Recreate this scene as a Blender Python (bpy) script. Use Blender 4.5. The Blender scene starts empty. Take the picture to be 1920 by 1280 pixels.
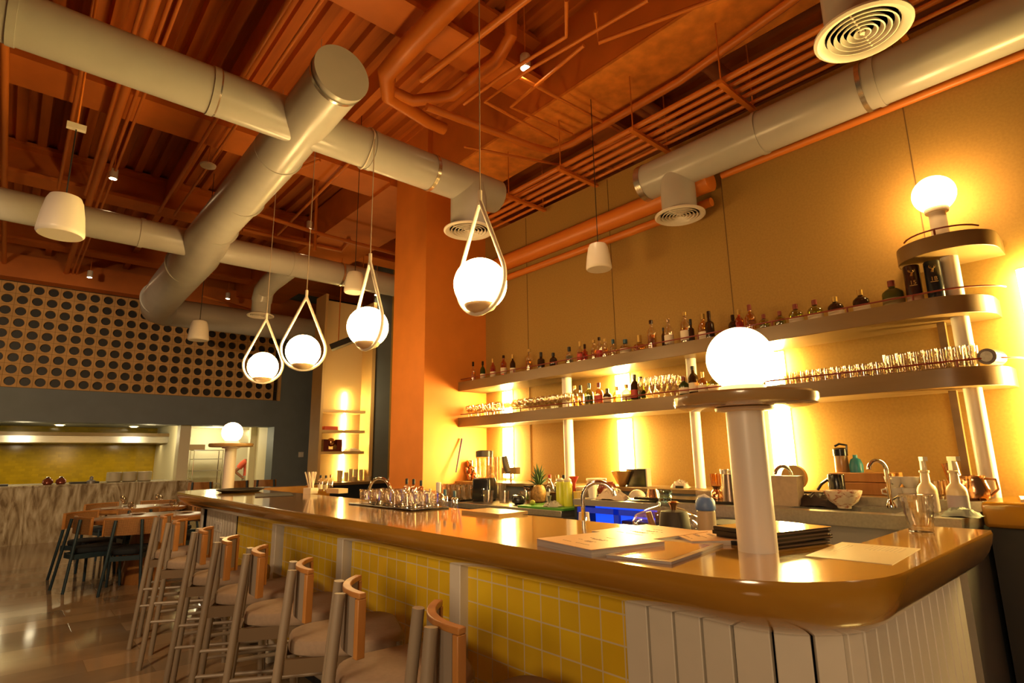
import bpy, bmesh, math, random
from mathutils import Vector, Matrix
random.seed(7)
S = bpy.context.scene
COL = S.collection
PI = math.pi
# ------------------------------------------------------------------ camera
F = 1058.25                      # focal length in pixels of the 1920 px wide frame
EYE = Vector((0, 0, 1.40))
CR = Vector((0.7508058543379214, -0.6603442338409373, -0.015364306848325293))
CD = Vector((0.12061730909629778, 0.15993637284506546, -0.979730484055453))
CF = Vector((0.6494166873728086, 0.7337341817539849, 0.199730109616798))
cam_d = bpy.data.cameras.new('camera'); cam = bpy.data.objects.new('camera', cam_d); COL.objects.link(cam)
cam_d.sensor_width = 36; cam_d.lens = F / 1920 * 36; cam_d.clip_start = .05; cam_d.clip_end = 100
m = Matrix((( CR.x, -CD.x, -CF.x, EYE.x), (CR.y, -CD.y, -CF.y, EYE.y), (CR.z, -CD.z, -CF.z, EYE.z), (0, 0, 0, 1)))
cam.matrix_world = m
S.camera = cam
# ------------------------------------------------------------------ world, exposure
W = bpy.data.worlds.new('world'); S.world = W; W.use_nodes = True
W.node_tree.nodes['Background'].inputs[0].default_value = (1.0, .60, .30, 1)
W.node_tree.nodes['Background'].inputs[1].default_value = .075
S.view_settings.view_transform = 'Standard'; S.view_settings.look = 'None'
S.view_settings.exposure = 0.0; S.view_settings.gamma = 1.0; S.view_settings.use_curve_mapping = False
try:
    S.cycles.use_denoising = True; S.cycles.sample_clamp_indirect = 4.0; S.cycles.sample_clamp_direct = 0
    S.cycles.max_bounces = 8; S.cycles.transparent_max_bounces = 24; S.cycles.caustics_reflective = False; S.cycles.caustics_refractive = False
except Exception: pass
WARM = (1.0, .60, .25)
G_EM = 46.0      # globe lamps
STRIP_EM = 225.0  # wall light tubes

# ------------------------------------------------------------------ places: where a line of sight meets a real plane of the room
def ray(px, py): return CR * ((px - 960) / F) + CD * ((py - 640) / F) + CF
def onz(px, py, z): d = ray(px, py); return EYE + d * ((z - EYE.z) / d.z)
def onx(px, py, x): d = ray(px, py); return EYE + d * (x / d.x)
def ony(px, py, y): d = ray(px, py); return EYE + d * (y / d.y)

# ------------------------------------------------------------------ materials
MATS = {}
def mat(name, col, rough=.5, metal=0., vary=0., scale=8., bump=0., coat=0., stretch=None, emit=None, es=0., spec=None):
    if name in MATS: return MATS[name]
    M = bpy.data.materials.new(name); M.use_nodes = True; nt = M.node_tree; N = nt.nodes; L = nt.links
    b = N['Principled BSDF']
    b.inputs['Base Color'].default_value = (*col, 1); b.inputs['Roughness'].default_value = rough; b.inputs['Metallic'].default_value = metal
    if coat: b.inputs['Coat Weight'].default_value = coat; b.inputs['Coat Roughness'].default_value = .06
    if spec is not None: b.inputs['Specular IOR Level'].default_value = spec
    if emit: b.inputs['Emission Color'].default_value = (*emit, 1); b.inputs['Emission Strength'].default_value = es
    if vary or bump:
        tc = N.new('ShaderNodeTexCoord'); mp = N.new('ShaderNodeMapping'); nz = N.new('ShaderNodeTexNoise')
        if stretch: mp.inputs['Scale'].default_value = stretch
        nz.inputs['Scale'].default_value = scale; nz.inputs['Detail'].default_value = 6
        L.new(tc.outputs['Object'], mp.inputs[0]); L.new(mp.outputs[0], nz.inputs[0])
        if vary:
            r = N.new('ShaderNodeValToRGB')
            r.color_ramp.elements[0].position = .3; r.color_ramp.elements[1].position = .7
            r.color_ramp.elements[0].color = (*[c * (1 - vary) for c in col], 1); r.color_ramp.elements[1].color = (*[min(1, c * (1 + vary)) for c in col], 1)
            L.new(nz.outputs[0], r.inputs[0]); L.new(r.outputs[0], b.inputs['Base Color'])
        if bump:
            bp = N.new('ShaderNodeBump'); bp.inputs['Strength'].default_value = bump; bp.inputs['Distance'].default_value = .02 if scale < 40 else .0015
            L.new(nz.outputs[0], bp.inputs['Height']); L.new(bp.outputs[0], b.inputs['Normal'])
    MATS[name] = M; return M
def glass(name, col, gloss=.14):
    """clear or tinted glass: lets light through, mirrors more at grazing angles"""
    if name in MATS: return MATS[name]
    M = bpy.data.materials.new(name); M.use_nodes = True; nt = M.node_tree; N = nt.nodes; L = nt.links
    N.remove(N['Principled BSDF']); out = N['Material Output']
    t = N.new('ShaderNodeBsdfTransparent'); t.inputs[0].default_value = (*col, 1)
    g = N.new('ShaderNodeBsdfGlossy'); g.inputs['Roughness'].default_value = .03; g.inputs[0].default_value = (1, 1, 1, 1)
    lw = N.new('ShaderNodeLayerWeight'); lw.inputs[0].default_value = .35
    ml = N.new('ShaderNodeMath'); ml.operation = 'MULTIPLY_ADD'; ml.inputs[1].default_value = .55; ml.inputs[2].default_value = gloss
    mx = N.new('ShaderNodeMixShader')
    L.new(lw.outputs['Facing'], ml.inputs[0]); L.new(ml.outputs[0], mx.inputs[0]); L.new(t.outputs[0], mx.inputs[1]); L.new(g.outputs[0], mx.inputs[2]); L.new(mx.outputs[0], out.inputs[0])
    MATS[name] = M; return M
def emis(name, col, s):
    if name in MATS: return MATS[name]
    M = bpy.data.materials.new(name); M.use_nodes = True; N = M.node_tree.nodes; N.remove(N['Principled BSDF'])
    e = N.new('ShaderNodeEmission'); e.inputs[0].default_value = (*col, 1); e.inputs[1].default_value = s
    M.node_tree.links.new(e.outputs[0], N['Material Output'].inputs[0]); MATS[name] = M; return M
def tiles(name, col, grout, w, h, rough, vary, coords='Object', swap=None, off=0., mortar=.02, coat=0.):
    M = bpy.data.materials.new(name); M.use_nodes = True; nt = M.node_tree; N = nt.nodes; L = nt.links; b = N['Principled BSDF']
    tc = N.new('ShaderNodeTexCoord'); sp = N.new('ShaderNodeSeparateXYZ'); cb = N.new('ShaderNodeCombineXYZ')
    L.new(tc.outputs[coords], sp.inputs[0])
    a, c = swap or (0, 1)
    L.new(sp.outputs[a], cb.inputs[0]); L.new(sp.outputs[c], cb.inputs[1])
    br = N.new('ShaderNodeTexBrick'); br.offset = off; br.squash = 1.0
    br.inputs['Scale'].default_value = 1.0; br.inputs['Brick Width'].default_value = w; br.inputs['Row Height'].default_value = h
    br.inputs['Mortar Size'].default_value = mortar * min(w, h) ; br.inputs['Mortar Smooth'].default_value = .1
    br.inputs['Color1'].default_value = (*[c_ * (1 - vary) for c_ in col], 1); br.inputs['Color2'].default_value = (*[min(1, c_ * (1 + vary)) for c_ in col], 1)
    br.inputs['Mortar'].default_value = (*grout, 1)
    L.new(cb.outputs[0], br.inputs[0])
    nz = N.new('ShaderNodeTexNoise'); nz.inputs['Scale'].default_value = 3; nz.inputs['Detail'].default_value = 8
    mx = N.new('ShaderNodeMix'); mx.data_type = 'RGBA'; mx.blend_type = 'OVERLAY'; mx.inputs[0].default_value = .25
    L.new(tc.outputs[coords], nz.inputs[0]); L.new(br.outputs[0], mx.inputs[6]); L.new(nz.outputs[0], mx.inputs[7]); L.new(mx.outputs[2], b.inputs['Base Color'])
    bp = N.new('ShaderNodeBump'); bp.inputs['Strength'].default_value = .25; bp.inputs['Distance'].default_value = .004; bp.invert = True
    L.new(br.outputs['Fac'], bp.inputs['Height']); L.new(bp.outputs[0], b.inputs['Normal'])
    b.inputs['Roughness'].default_value = rough
    if coat: b.inputs['Coat Weight'].default_value = coat
    MATS[name] = M; return M
def streaks(name, c1, c2, c3, scale, stretch, rough, dist=2., rot=(0, 0, 0), coat=0.):
    """veined stone or wood grain"""
    M = bpy.data.materials.new(name); M.use_nodes = True; nt = M.node_tree; N = nt.nodes; L = nt.links; b = N['Principled BSDF']
    tc = N.new('ShaderNodeTexCoord'); mp = N.new('ShaderNodeMapping'); mp.inputs['Scale'].default_value = stretch; mp.inputs['Rotation'].default_value = rot
    nz = N.new('ShaderNodeTexNoise'); nz.inputs['Scale'].default_value = scale; nz.inputs['Detail'].default_value = 9; nz.inputs['Distortion'].default_value = dist
    r = N.new('ShaderNodeValToRGB'); e = r.color_ramp.elements; e[0].position = .34; e[0].color = (*c1, 1); e[1].position = .66; e[1].color = (*c3, 1)
    k = e.new(.47); k.color = (*c2, 1)
    L.new(tc.outputs['Object'], mp.inputs[0]); L.new(mp.outputs[0], nz.inputs[0]); L.new(nz.outputs[0], r.inputs[0]); L.new(r.outputs[0], b.inputs['Base Color'])
    b.inputs['Roughness'].default_value = rough
    if coat: b.inputs['Coat Weight'].default_value = coat; b.inputs['Coat Roughness'].default_value = .075
    MATS[name] = M; return M

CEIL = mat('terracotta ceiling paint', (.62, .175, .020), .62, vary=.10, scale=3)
CEILD = mat('terracotta painted deck', (.50, .135, .014), .7, vary=.35, scale=2.2, stretch=(3, .25, 1))
PIPE = mat('terracotta pipe paint', (.66, .195, .026), .38)
COLM = mat('orange column plaster', (.76, .25, .036), .6, vary=.05, scale=4)
CONC = mat('painted rough fireproofing', (.84, .29, .036), .9, vary=.22, scale=7, bump=.35)
WALLM = mat('tan woven wall plaster', (.375, .22, .049), .8, vary=.08, scale=60, bump=.1)
SEAM = mat('dark panel seam', (.15, .08, .025), .8)
DUCT = mat('off white painted duct', (.44, .435, .40), .26, vary=.05, scale=3)
BAND = mat('galvanised band', (.55, .52, .46), .25, metal=.9)
WHITE = mat('warm white enamel', (.78, .72, .62), .38)
WHITEP = mat('white painted boards', (.66, .60, .50), .45, vary=.04, scale=5)
DARK = mat('near black', (.012, .010, .010), .5)
BLACK = mat('black gloss plastic', (.012, .011, .012), .22)
BLUEW = mat('slate blue wall paint', (.16, .19, .205), .6, vary=.06, scale=3)
NAVY = mat('deep navy lacquer', (.010, .016, .028), .45)
CREAM = mat('cream kitchen paint', (.78, .72, .50), .6)
STEEL = mat('brushed stainless steel', (.50, .47, .43), .28, metal=.85, vary=.1, scale=5, stretch=(1, 14, 14))
STEELD = mat('dull steel front', (.32, .30, .28), .42, metal=.5, vary=.08, scale=4)
CHROME = mat('chrome', (.8, .78, .75), .08, metal=1)
COPPER = mat('hammered copper', (.80, .43, .22), .18, metal=1, bump=.5, scale=60)
WALN = mat('dark stained rail', (.14, .09, .045), .5)
TAUPE = mat('taupe lacquer', (.27, .215, .155), .42)
FABRIC = mat('taupe seat fabric', (.30, .22, .155), .9, vary=.06, scale=60)
PAD = mat('taupe back pad', (.25, .20, .155), .85, bump=.1, scale=80)
BLUEC = mat('petrol blue lacquer', (.018, .045, .065), .4)
NAVYS = mat('navy seat cloth', (.010, .016, .024), .8)
CANE = tiles('woven cane', (.52, .27, .09), (.22, .10, .03), .012, .012, .7, .12, swap=(1, 2), mortar=.22)
OAK = streaks('oiled oak', (.32, .13, .033), (.42, .18, .045), (.50, .235, .065), 6, (1, 1, .25), .35, 1.0)
BARW = streaks('varnished counter wood', (.30, .135, .012), (.37, .175, .016), (.44, .215, .022), 2.2, (1.0, .22, 1.2), .16, .6, coat=1.0)
SHELFW = streaks('pale shelf wood', (.17, .10, .038), (.20, .12, .046), (.24, .145, .056), 3, (1, .2, 1), .33, .6)
DISCW = mat('satin bronze wood disc', (.36, .22, .08), .22, vary=.12, scale=4, coat=.5)
RAIL = mat('oxide red rail', (.22, .035, .018), .4)
YT = tiles('yellow square tiles', (.72, .47, .018), (.66, .56, .36), .098, .098, .28, .10, swap=(1, 2), mortar=.03)
YTK = tiles('glazed kitchen tiles', (.46, .30, .008), (.40, .27, .01), .13, .065, .12, .12, swap=(0, 2), off=.5, mortar=.03)
FLOOR = tiles('honed stone floor', (.36, .255, .145), (.25, .17, .09), .95, .32, .09, .30, off=.37, mortar=.006)
MARBLE = streaks('veined marble front', (.20, .14, .075), (.43, .35, .22), (.68, .62, .46), 1.5, (2.0, 1, .55), .25, 4.5, rot=(0, .5, 0))
BLOCK = mat('clay breeze block', (.60, .35, .13), .8, vary=.12, scale=5)
GLOBE = emis('lit opal globe', (1.0, .60, .22), G_EM)
STRIP = emis('lit wall tube', (1.0, .69, .20), STRIP_EM)
DOWN = emis('lit downlight', (1.0, .83, .50), 30)
SPOTE = emis('lit spot lens', (1.0, .72, .36), 60)
BLUEE = mat('blue lit fridge liner', (.02, .08, .6), .3, emit=(.01, .07, 1.0), es=1.3)
CLEAR = glass('clear glass', (.97, .93, .86)); AMBER = glass('amber liquor', (.85, .55, .20)); GREENG = glass('green glass', (.62, .68, .14))
PINKG = glass('pink liquor', (.80, .22, .14)); GOLDG = glass('gold liquor', (.95, .70, .30)); DGREEN = mat('dark green bottle glass', (.025, .04, .008), .1)
DBROWN = mat('dark brown bottle glass', (.03, .012, .005), .1); BLUEG = glass('pale blue glass', (.55, .78, .86)); NICHEW = mat('pale niche wood', (.60, .40, .16), .5, vary=.06, scale=3)
LIMEG = mat('lime juice', (.55, .55, .04), .3, emit=(.6, .55, .03), es=.05)  # faint emission makes the juice glow, though it is no lamp
PAPER = mat('cream label paper', (.70, .60, .44), .7); REDL = mat('red label', (.42, .03, .02), .5); INK = mat('dark ink', (.06, .03, .03), .6)
REDC = mat('dark red cap', (.20, .03, .015), .4); BLUECAP = mat('teal blue cap', (.03, .10, .16), .4); GOLDC = mat('gold foil', (.6, .38, .10), .3, metal=.7)
SKIN = mat('skin', (.30, .13, .06), .6); SHIRT = mat('coral red shirt', (.62, .10, .05), .8); APRON = mat('grey brown apron', (.25, .22, .15), .85)

# ------------------------------------------------------------------ mesh builder
class MB:
    def __init__(s): s.v = []; s.f = []; s.sm = []; s.mi = []
    def add(s, vs, fs, smooth=False, mi=0):
        o = len(s.v); s.v += [tuple(p) for p in vs]
        for q in fs: s.f.append(tuple(i + o for i in q)); s.sm.append(smooth); s.mi.append(mi)
        return s
    def box(s, x0, x1, y0, y1, z0, z1, mi=0):
        return s.add([(x0, y0, z0), (x1, y0, z0), (x1, y1, z0), (x0, y1, z0), (x0, y0, z1), (x1, y0, z1), (x1, y1, z1), (x0, y1, z1)],
                     [(0, 3, 2, 1), (4, 5, 6, 7), (0, 1, 5, 4), (1, 2, 6, 5), (2, 3, 7, 6), (3, 0, 4, 7)], mi=mi)
    def obox(s, a, b, w, h, up=(0, 0, 1), mi=0):
        a, b = Vector(a), Vector(b); d = (b - a).normalized(); u = Vector(up); r = d.cross(u)
        if r.length < 1e-4: r = d.cross(Vector((1, 0, 0)))
        r.normalize(); u = r.cross(d); r *= w / 2; u *= h / 2
        return s.add([a - r - u, a + r - u, a + r + u, a - r + u, b - r - u, b + r - u, b + r + u, b - r + u],
                     [(0, 1, 2, 3), (7, 6, 5, 4), (0, 4, 5, 1), (1, 5, 6, 2), (2, 6, 7, 3), (3, 7, 4, 0)], mi=mi)
    def tube(s, pts, r, seg=12, caps=True, closed=False, mi=0):
        P = [Vector(p) for p in pts]; n = len(P); R = r if isinstance(r, (list, tuple)) else [r] * n
        T = []
        for i in range(n):
            if closed: t = P[(i + 1) % n] - P[i - 1]
            else: t = (P[min(i + 1, n - 1)] - P[max(i - 1, 0)])
            T.append(t.normalized() if t.length > 1e-9 else Vector((0, 0, 1)))
        x = T[0].orthogonal().normalized(); vs = []
        for i in range(n):
            x = (x - T[i] * x.dot(T[i]))
            x = x.normalized() if x.length > 1e-6 else T[i].orthogonal().normalized()
            y = T[i].cross(x)
            vs += [P[i] + (x * math.cos(2 * PI * k / seg) + y * math.sin(2 * PI * k / seg)) * R[i] for k in range(seg)]
        fs = []
        for i in range(n if closed else n - 1):
            j = (i + 1) % n
            for k in range(seg): k2 = (k + 1) % seg; fs.append((i * seg + k, i * seg + k2, j * seg + k2, j * seg + k))
        s.add(vs, fs, True, mi)
        if caps and not closed:
            s.add(vs[:seg], [tuple(reversed(range(seg)))], mi=mi); s.add(vs[-seg:], [tuple(range(seg))], mi=mi)
        return s
    def lathe(s, prof, c=(0, 0, 0), seg=20, sx=1., sy=1., mi=0, caps=True):
        """profile of (radius, height) turned about a vertical axis"""
        vs = []; n = len(prof)
        for r, z in prof: vs += [(c[0] + r * sx * math.cos(2 * PI * k / seg), c[1] + r * sy * math.sin(2 * PI * k / seg), c[2] + z) for k in range(seg)]
        fs = [(i * seg + k, i * seg + (k + 1) % seg, (i + 1) * seg + (k + 1) % seg, (i + 1) * seg + k) for i in range(n - 1) for k in range(seg)]
        s.add(vs, fs, True, mi)
        if caps:
            if prof[0][0] > 1e-4: s.add(vs[:seg], [tuple(reversed(range(seg)))], mi=mi)
            if prof[-1][0] > 1e-4: s.add(vs[-seg:], [tuple(range(seg))], mi=mi)
        return s
    def sphere(s, c, r, seg=28, rings=16, sz=1., z0=-1., mi=0):
        a0 = math.asin(max(-1, z0)); pr = []
        for i in range(rings + 1):
            a = a0 + (PI / 2 - a0) * i / rings; pr.append((max(1e-5, r * math.cos(a)), r * math.sin(a) * sz))
        return s.lathe(pr, c, seg, mi=mi)
    def loops(s, rings, smooth=False, caps=True, mi=0):
        n = len(rings[0]); vs = [p for q in rings for p in q]
        fs = [(i * n + k, i * n + (k + 1) % n, (i + 1) * n + (k + 1) % n, (i + 1) * n + k) for i in range(len(rings) - 1) for k in range(n)]
        s.add(vs, fs, smooth, mi)
        if caps: s.add(rings[0], [tuple(reversed(range(n)))], mi=mi); s.add(rings[-1], [tuple(range(n))], mi=mi)
        return s
    def build(s, name, mt, parent=None, loc=None, bevel=0., fix=True):
        me = bpy.data.meshes.new(name)
        off = Vector(loc) if loc is not None else None
        me.from_pydata([(Vector(p) - off) if off is not None else p for p in s.v], [], s.f)
        ml = mt if isinstance(mt, (list, tuple)) else [mt]
        for q in ml: me.materials.append(q)
        me.polygons.foreach_set('use_smooth', s.sm); me.polygons.foreach_set('material_index', s.mi)
        if fix:
            b = bmesh.new(); b.from_mesh(me); bmesh.ops.remove_doubles(b, verts=b.verts, dist=1e-5)
            bmesh.ops.recalc_face_normals(b, faces=b.faces); b.to_mesh(me); b.free()
        me.set_sharp_from_angle(angle=math.radians(40)); me.update()
        o = bpy.data.objects.new(name, me); COL.objects.link(o)
        if off is not None: o.location = off
        if parent is not None: o.parent = parent
        if bevel:
            md = o.modifiers.new('bevel', 'BEVEL'); md.width = bevel; md.segments = 2; md.limit_method = 'ANGLE'
        return o
def tag(o, label=None, cat=None, group=None, kind=None):
    if label: o['label'] = label
    if cat: o['category'] = cat
    if group: o['group'] = group
    if kind: o['kind'] = kind
    return o
def thing(name, label, cat, loc=(0, 0, 0), rz=0., group=None):
    o = bpy.data.objects.new(name, None); COL.objects.link(o); o.location = loc; o.rotation_euler = (0, 0, rz); o.empty_display_size = .1
    return tag(o, label, cat, group)
def dup(root, loc, rz, label, group=None, scale=None, name=None):
    r = root.copy(); COL.objects.link(r); r.location = loc; r.rotation_euler = (0, 0, rz); r['label'] = label
    if group: r['group'] = group
    if scale: r.scale = scale
    for ch in list(root.children):
        c = ch.copy(); COL.objects.link(c); c.parent = r
        for g in ch.children: d = g.copy(); COL.objects.link(d); d.parent = c
    return r
def struct(name, mb, mt, label=None, parent=None, **k):
    o = mb.build(name, mt, parent, **k)
    if parent is None: o['kind'] = 'structure'
    if label: o['label'] = label
    return o
def arc(c, r, a0, a1, n): return [(c[0] + r * math.cos(a0 + (a1 - a0) * i / n), c[1] + r * math.sin(a0 + (a1 - a0) * i / n)) for i in range(n + 1)]

# ================================================================== ROOM SHELL
XW = 4.5; YK = 13.67; DECK = 5.6
fl = MB().box(-7, 9, -4, 19, -.1, 0); struct('floor', fl, FLOOR, 'polished stone floor of beige and brown slabs')
# ribbed metal deck
cl = MB(); xs = []; x = -7.
while x < 9: xs += [(x, DECK), (x + .095, DECK), (x + .115, DECK + .07), (x + .20, DECK + .07)]; x += .22
vs = []
for (xx, zz) in xs: vs += [(xx, -4, zz), (xx, 19, zz)]
cl.add(vs, [(2 * i, 2 * i + 1, 2 * i + 3, 2 * i + 2) for i in range(len(xs) - 1)])
cl.box(-7, 9, -4, 19, DECK + .12, DECK + .2)
struct('ceiling', cl, CEILD, 'terracotta painted ribbed metal deck ceiling', fix=False)
w = MB().box(XW, XW + .2, -4, 5.6, 0, 4.32); struct('wall_right', w, WALLM, 'tan plaster wall behind the bar shelves')
seams = MB()
for y in (.845, 2.235, 3.5, 4.79): seams.box(XW - .004, XW + .01, y - .003, y + .003, 1.1, 4.3)
struct('trim_1', seams, SEAM, 'thin dark seams between the tan wall panels')
# walls beyond the column
w = MB().box(7.2, 7.4, 5.6, 19, 0, DECK + .1); struct('wall_alcove', w, WALLM)
# kitchen wall: blue beam, breeze blocks, pier
w = MB().box(-7, 4.64, YK, YK + .45, 2.17, 2.775); w.box(4.64, 7.2, YK, YK + .45, 0, 2.775); w.box(4.72, 7.2, YK, YK + .45, 2.775, DECK + .05)
struct('wall_kitchen', w, BLUEW, 'slate blue kitchen front wall over the serving hatch')
w = MB().box(-7, 4.72, YK + .02, YK + .45, 4.76, DECK + .05); struct('wall_above_blocks', w, CEIL)
w = MB(); P = .2173
for i in range(-8, 22):
    for j in range(9):
        cx = .105 + i * P; cz = 2.775 + (j + .5) * P + .005
        if cx + P / 2 > 4.70: continue
        n = 16; sq = []; ci = []; ci2 = []
        for k in range(n):
            a = 2 * PI * k / n + PI / n * 0; c, s_ = math.cos(a), math.sin(a); q = .1065 / max(abs(c), abs(s_))
            sq.append((cx + q * c, YK, cz + q * s_)); ci.append((cx + .081 * c, YK, cz + .081 * s_)); ci2.append((cx + .079 * c, YK + .05, cz + .079 * s_))
        w.add(sq + ci + ci2, [(k, (k + 1) % n, n + (k + 1) % n, n + k) for k in range(n)] + [(n + k, n + (k + 1) % n, 2 * n + (k + 1) % n, 2 * n + k) for k in range(n)])
struct('wall_breeze_blocks', w, BLOCK, 'clay breeze block screen of round holes above the blue beam', fix=False)
back = MB().box(-7, 4.72, YK + .055, YK + .10, 2.775, 4.76); struct('wall_block_backing', back, DARK)  # near-black sheet stands in for the darkness inside the holes
gr = MB().box(-2.6, 4.72, YK + .004, YK + .012, 2.776, 2.79)
for i in range(-9, 22):
    xx = .105 + (i + .5) * P
    if xx < 4.7: gr.box(xx - .003, xx + .003, YK + .002, YK + .01, 2.775, 4.735)
for j in range(10): gr.box(-1.9, 4.68, YK + .002, YK + .01, 2.778 + j * P, 2.784 + j * P)
struct('trim_2', gr, SEAM, 'dark joints between the breeze blocks')
w = MB().box(4.66, 4.72, YK - .02, YK + .2, 2.775, 4.76); struct('trim_3', w, BLOCK)
# ceiling beams across the room
bm = MB()
for (y0, y1, z) in ((-.2, .25, 5.1), (3.55, 3.95, 5.1), (6.42, 6.98, 5.1), (9.35, 9.75, 5.15), (12.3, 12.6, 5.15)):
    c_ = (y0 + y1) / 2; zt = DECK + .02
    pf = [(y0, z), (y1, z), (y1, z + .05), (c_ + .05, z + .07), (c_ + .05, zt - .07), (y1 - .03, zt - .05), (y1 - .03, zt), (y0 + .03, zt), (y0 + .03, zt - .05), (c_ - .05, zt - .07), (c_ - .05, z + .07), (y0, z + .05)] if y0 != 6.42 else [(y0, z), (y1, z), (y1, zt), (y0, zt)]
    bm.loops([[(xx, a, b) for a, b in pf] for xx in (-7, 9)])
bm.box(-7, 9, 13.4, 13.66, 4.76, 5.2)
struct('ceiling_beams', bm, CEIL, 'terracotta painted beams crossing under the deck')
bm = MB(); bm.box(3.62, 4.3, -4, 5.8, 4.8, 4.83); struct('ceiling_girder_side', MB().box(3.63, 4.29, -4, 5.8, 4.83, DECK + .02), CEIL)  # sides get a darker paint than the soffit to imitate their shade
struct('ceiling_girder', bm, CONC, 'rough sprayed girder running from the column along the bar')
bm = MB().box(3.5, 4.5, 6.4, 13.6, 5.05, 5.6); struct('ceiling_girder_far', bm, CEIL)
sb = MB()
for xx in (-2.2, .1, 1.35, 2.55): sb.box(xx, xx + .09, -4, 13.6, DECK - .28, DECK)
struct('ceiling_joists', sb, CEIL)
# column
co = MB().box(3.57, XW + .02, 5.594, 6.35, 0, DECK); struct('column', co, COLM, 'square orange plaster column at the far end of the bar')
# ledge that closes the bar against the wall
le = MB().box(4.02, XW, .76, 5.594, 1.095, 1.126); le.box(4.08, XW, .76, 5.594, 0, 1.095, mi=1)
struct('ledge', le, [SHELFW, BLUEW], 'wooden ledge at the foot of the tan wall behind the bar')
# kitchen behind the hatch
k = MB(); k.box(-7, 7.2, 18.0, 18.2, 0, 2.5); struct('wall_kitchen_back', k, YTK, 'yellow green glazed tile wall of the open kitchen')
k = MB().box(-7, 7.2, YK + .45, 18.2, 2.30, 2.45); struct('ceiling_kitchen', k, CREAM)
k = MB().box(3.02, 3.10, 15.2, 18.0, 0, 2.30); k.box(3.1, 7.2, 17.6, 17.7, 0, 2.3); struct('wall_kitchen_side', k, CREAM)
k = MB().box(4.50, 5.4, 14.9, 15.05, 0, 2.30); k.box(4.64, 4.7, YK + .45, 14.95, 0, 2.3); struct('wall_kitchen_right', k, CREAM, 'cream wall at the right of the kitchen hatch')
p0 = ony(333, 830, 13.95); p1 = ony(353, 830, 13.95)
k = MB().box(p0.x, p1.x, 13.8, 14.1, 1.0, 2.3); struct('wall_pier', k, CREAM, 'narrow cream post beside the kitchen hood')
# marble serving counter
t = thing('serving_counter', 'long counter faced with veined beige marble under the kitchen hatch', 'counter', (0, YK, 0))
MB().box(-7, 3.05, 0, .08, 0, .985).build('marble_front', MARBLE, t)
MB().box(-7, 3.05, -.02, .75, .985, 1.016).build('counter_top', MARBLE, t)
# alcove wall pieces right of the kitchen: blue pier, niche, blue recess
NY = 10.0
a0 = ony(604, 740, NY).x; a1 = ony(697, 740, NY).x; a2 = ony(733, 740, NY).x
w = MB().box(a1 + .03, a2 + .02, NY + .05, NY + .1, 0, DECK); struct('wall_recess', w, BLUEW, 'slate blue wall strip beside the wooden niche')
w = MB().box(a2, 7.2, NY + .0, NY + .1, 0, DECK); struct('wall_pilaster', w, WALLM)

# ================================================================== DISPLAY NICHE
t = thing('display_niche', 'tall lit wooden wall niche with three shelves beside the slate blue wall', 'shelving niche', (0, 0, 0))
ztop = ony(620, 640, NY).z
MB().box(a0 - .03, a0 + .02, NY - .03, NY + .42, 1.0, ztop + .9).box(a1 - .03, a1 + .04, NY - .03, NY + .42, 1.0, ztop + .9).build('frame', NICHEW, t)
MB().box(a0, a1, NY + .40, NY + .42, 1.0, ztop + .9).build('back_panel', mat('niche back', (.62, .45, .20), .7), t)
for py in (770, 808, 848):
    z = ony(640, py, NY).z
    MB().box(a0 + .02, a0 + .02 + (a1 - a0) * .86, NY - .0, NY + .40, z - .03, z + .02).build('shelf', NICHEW, t)
MB().tube([(a0 + .62, NY + .37, 1.05), (a0 + .62, NY + .37, ztop - .9)], .014, 10).build('light_tube', STRIP, t)
t = thing('side_counter', 'wooden counter ledge under the lit niche beyond the bar', 'counter', (0, 0, 0))
c0 = ony(560, 915, NY - .3)
MB().box(a0 - .1, 6.0, NY - .35, NY - .035, .955, 1.0).box(a0 + .02, a1 - .03, NY - .035, NY + .40, .955, 1.0).build('counter_top', SHELFW, t)
MB().box(a0 - .1, 6.0, NY - .30, NY - .04, 0, .955).build('counter_front', NAVY, t)

# ================================================================== BAR COUNTER
bar = thing('bar_counter', 'long U shaped bar with wooden top, yellow tiled front and white boarded ends', 'bar counter', (0, 0, 0))
T = 1.10; RB = .40; YE = 7.0
def outer(d, de):
    """outer outline moved inwards: d along the front, de along both ends"""
    pts = [(2.83, .48 + de)]
    for i in range(13):
        a = -PI / 2 - PI / 2 * i / 12; w_ = i / 12; dd = de * (1 - w_) + d * w_
        pts.append((1.74 + (RB - dd) * math.cos(a), .88 + (RB - dd) * math.sin(a)))
    for i in range(13):
        a = PI - PI / 2 * i / 12; w_ = i / 12; dd = d * (1 - w_) + de * w_
        pts.append((1.74 + (RB - dd) * math.cos(a), YE - RB + (RB - dd) * math.sin(a)))
    pts.append((3.0, YE - de)); return pts
inner = [(3.0, YE - .24), (2.08, YE - .24), (2.08, .72), (2.83, .72)]
rings = []
for d, de, z in ((.25, .115, .936), (.20, .10, .944), (.135, .07, .962), (.075, .042, .988), (.034, .02, 1.02), (.010, .006, 1.055), (.0, .0, 1.088), (.004, .004, T)):
    rings.append([(x, y, z) for x, y in outer(d, de)] + [(x, y, z) for x, y in inner])
MB().loops(rings).build('countertop', BARW, bar)
XT = 1.6
def bay(y0, y1): MB().box(XT, XT + .03, y0, y1, .10, .94).build('tile_panel', YT, bar)
stops = [(1.26, 2.13), (2.2, 3.26), (3.4, 4.36), (4.53, 5.47)]
for y0, y1 in stops: bay(y0, y1)
for y0, y1 in ((2.13, 2.2), (3.26, 3.4), (4.36, 4.53)):
    yy = (y0 + y1) / 2; MB().box(XT - .045, XT + .02, yy - .04, yy + .04, .0, .945).build('upright', WHITEP, bar, bevel=.004)
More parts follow.
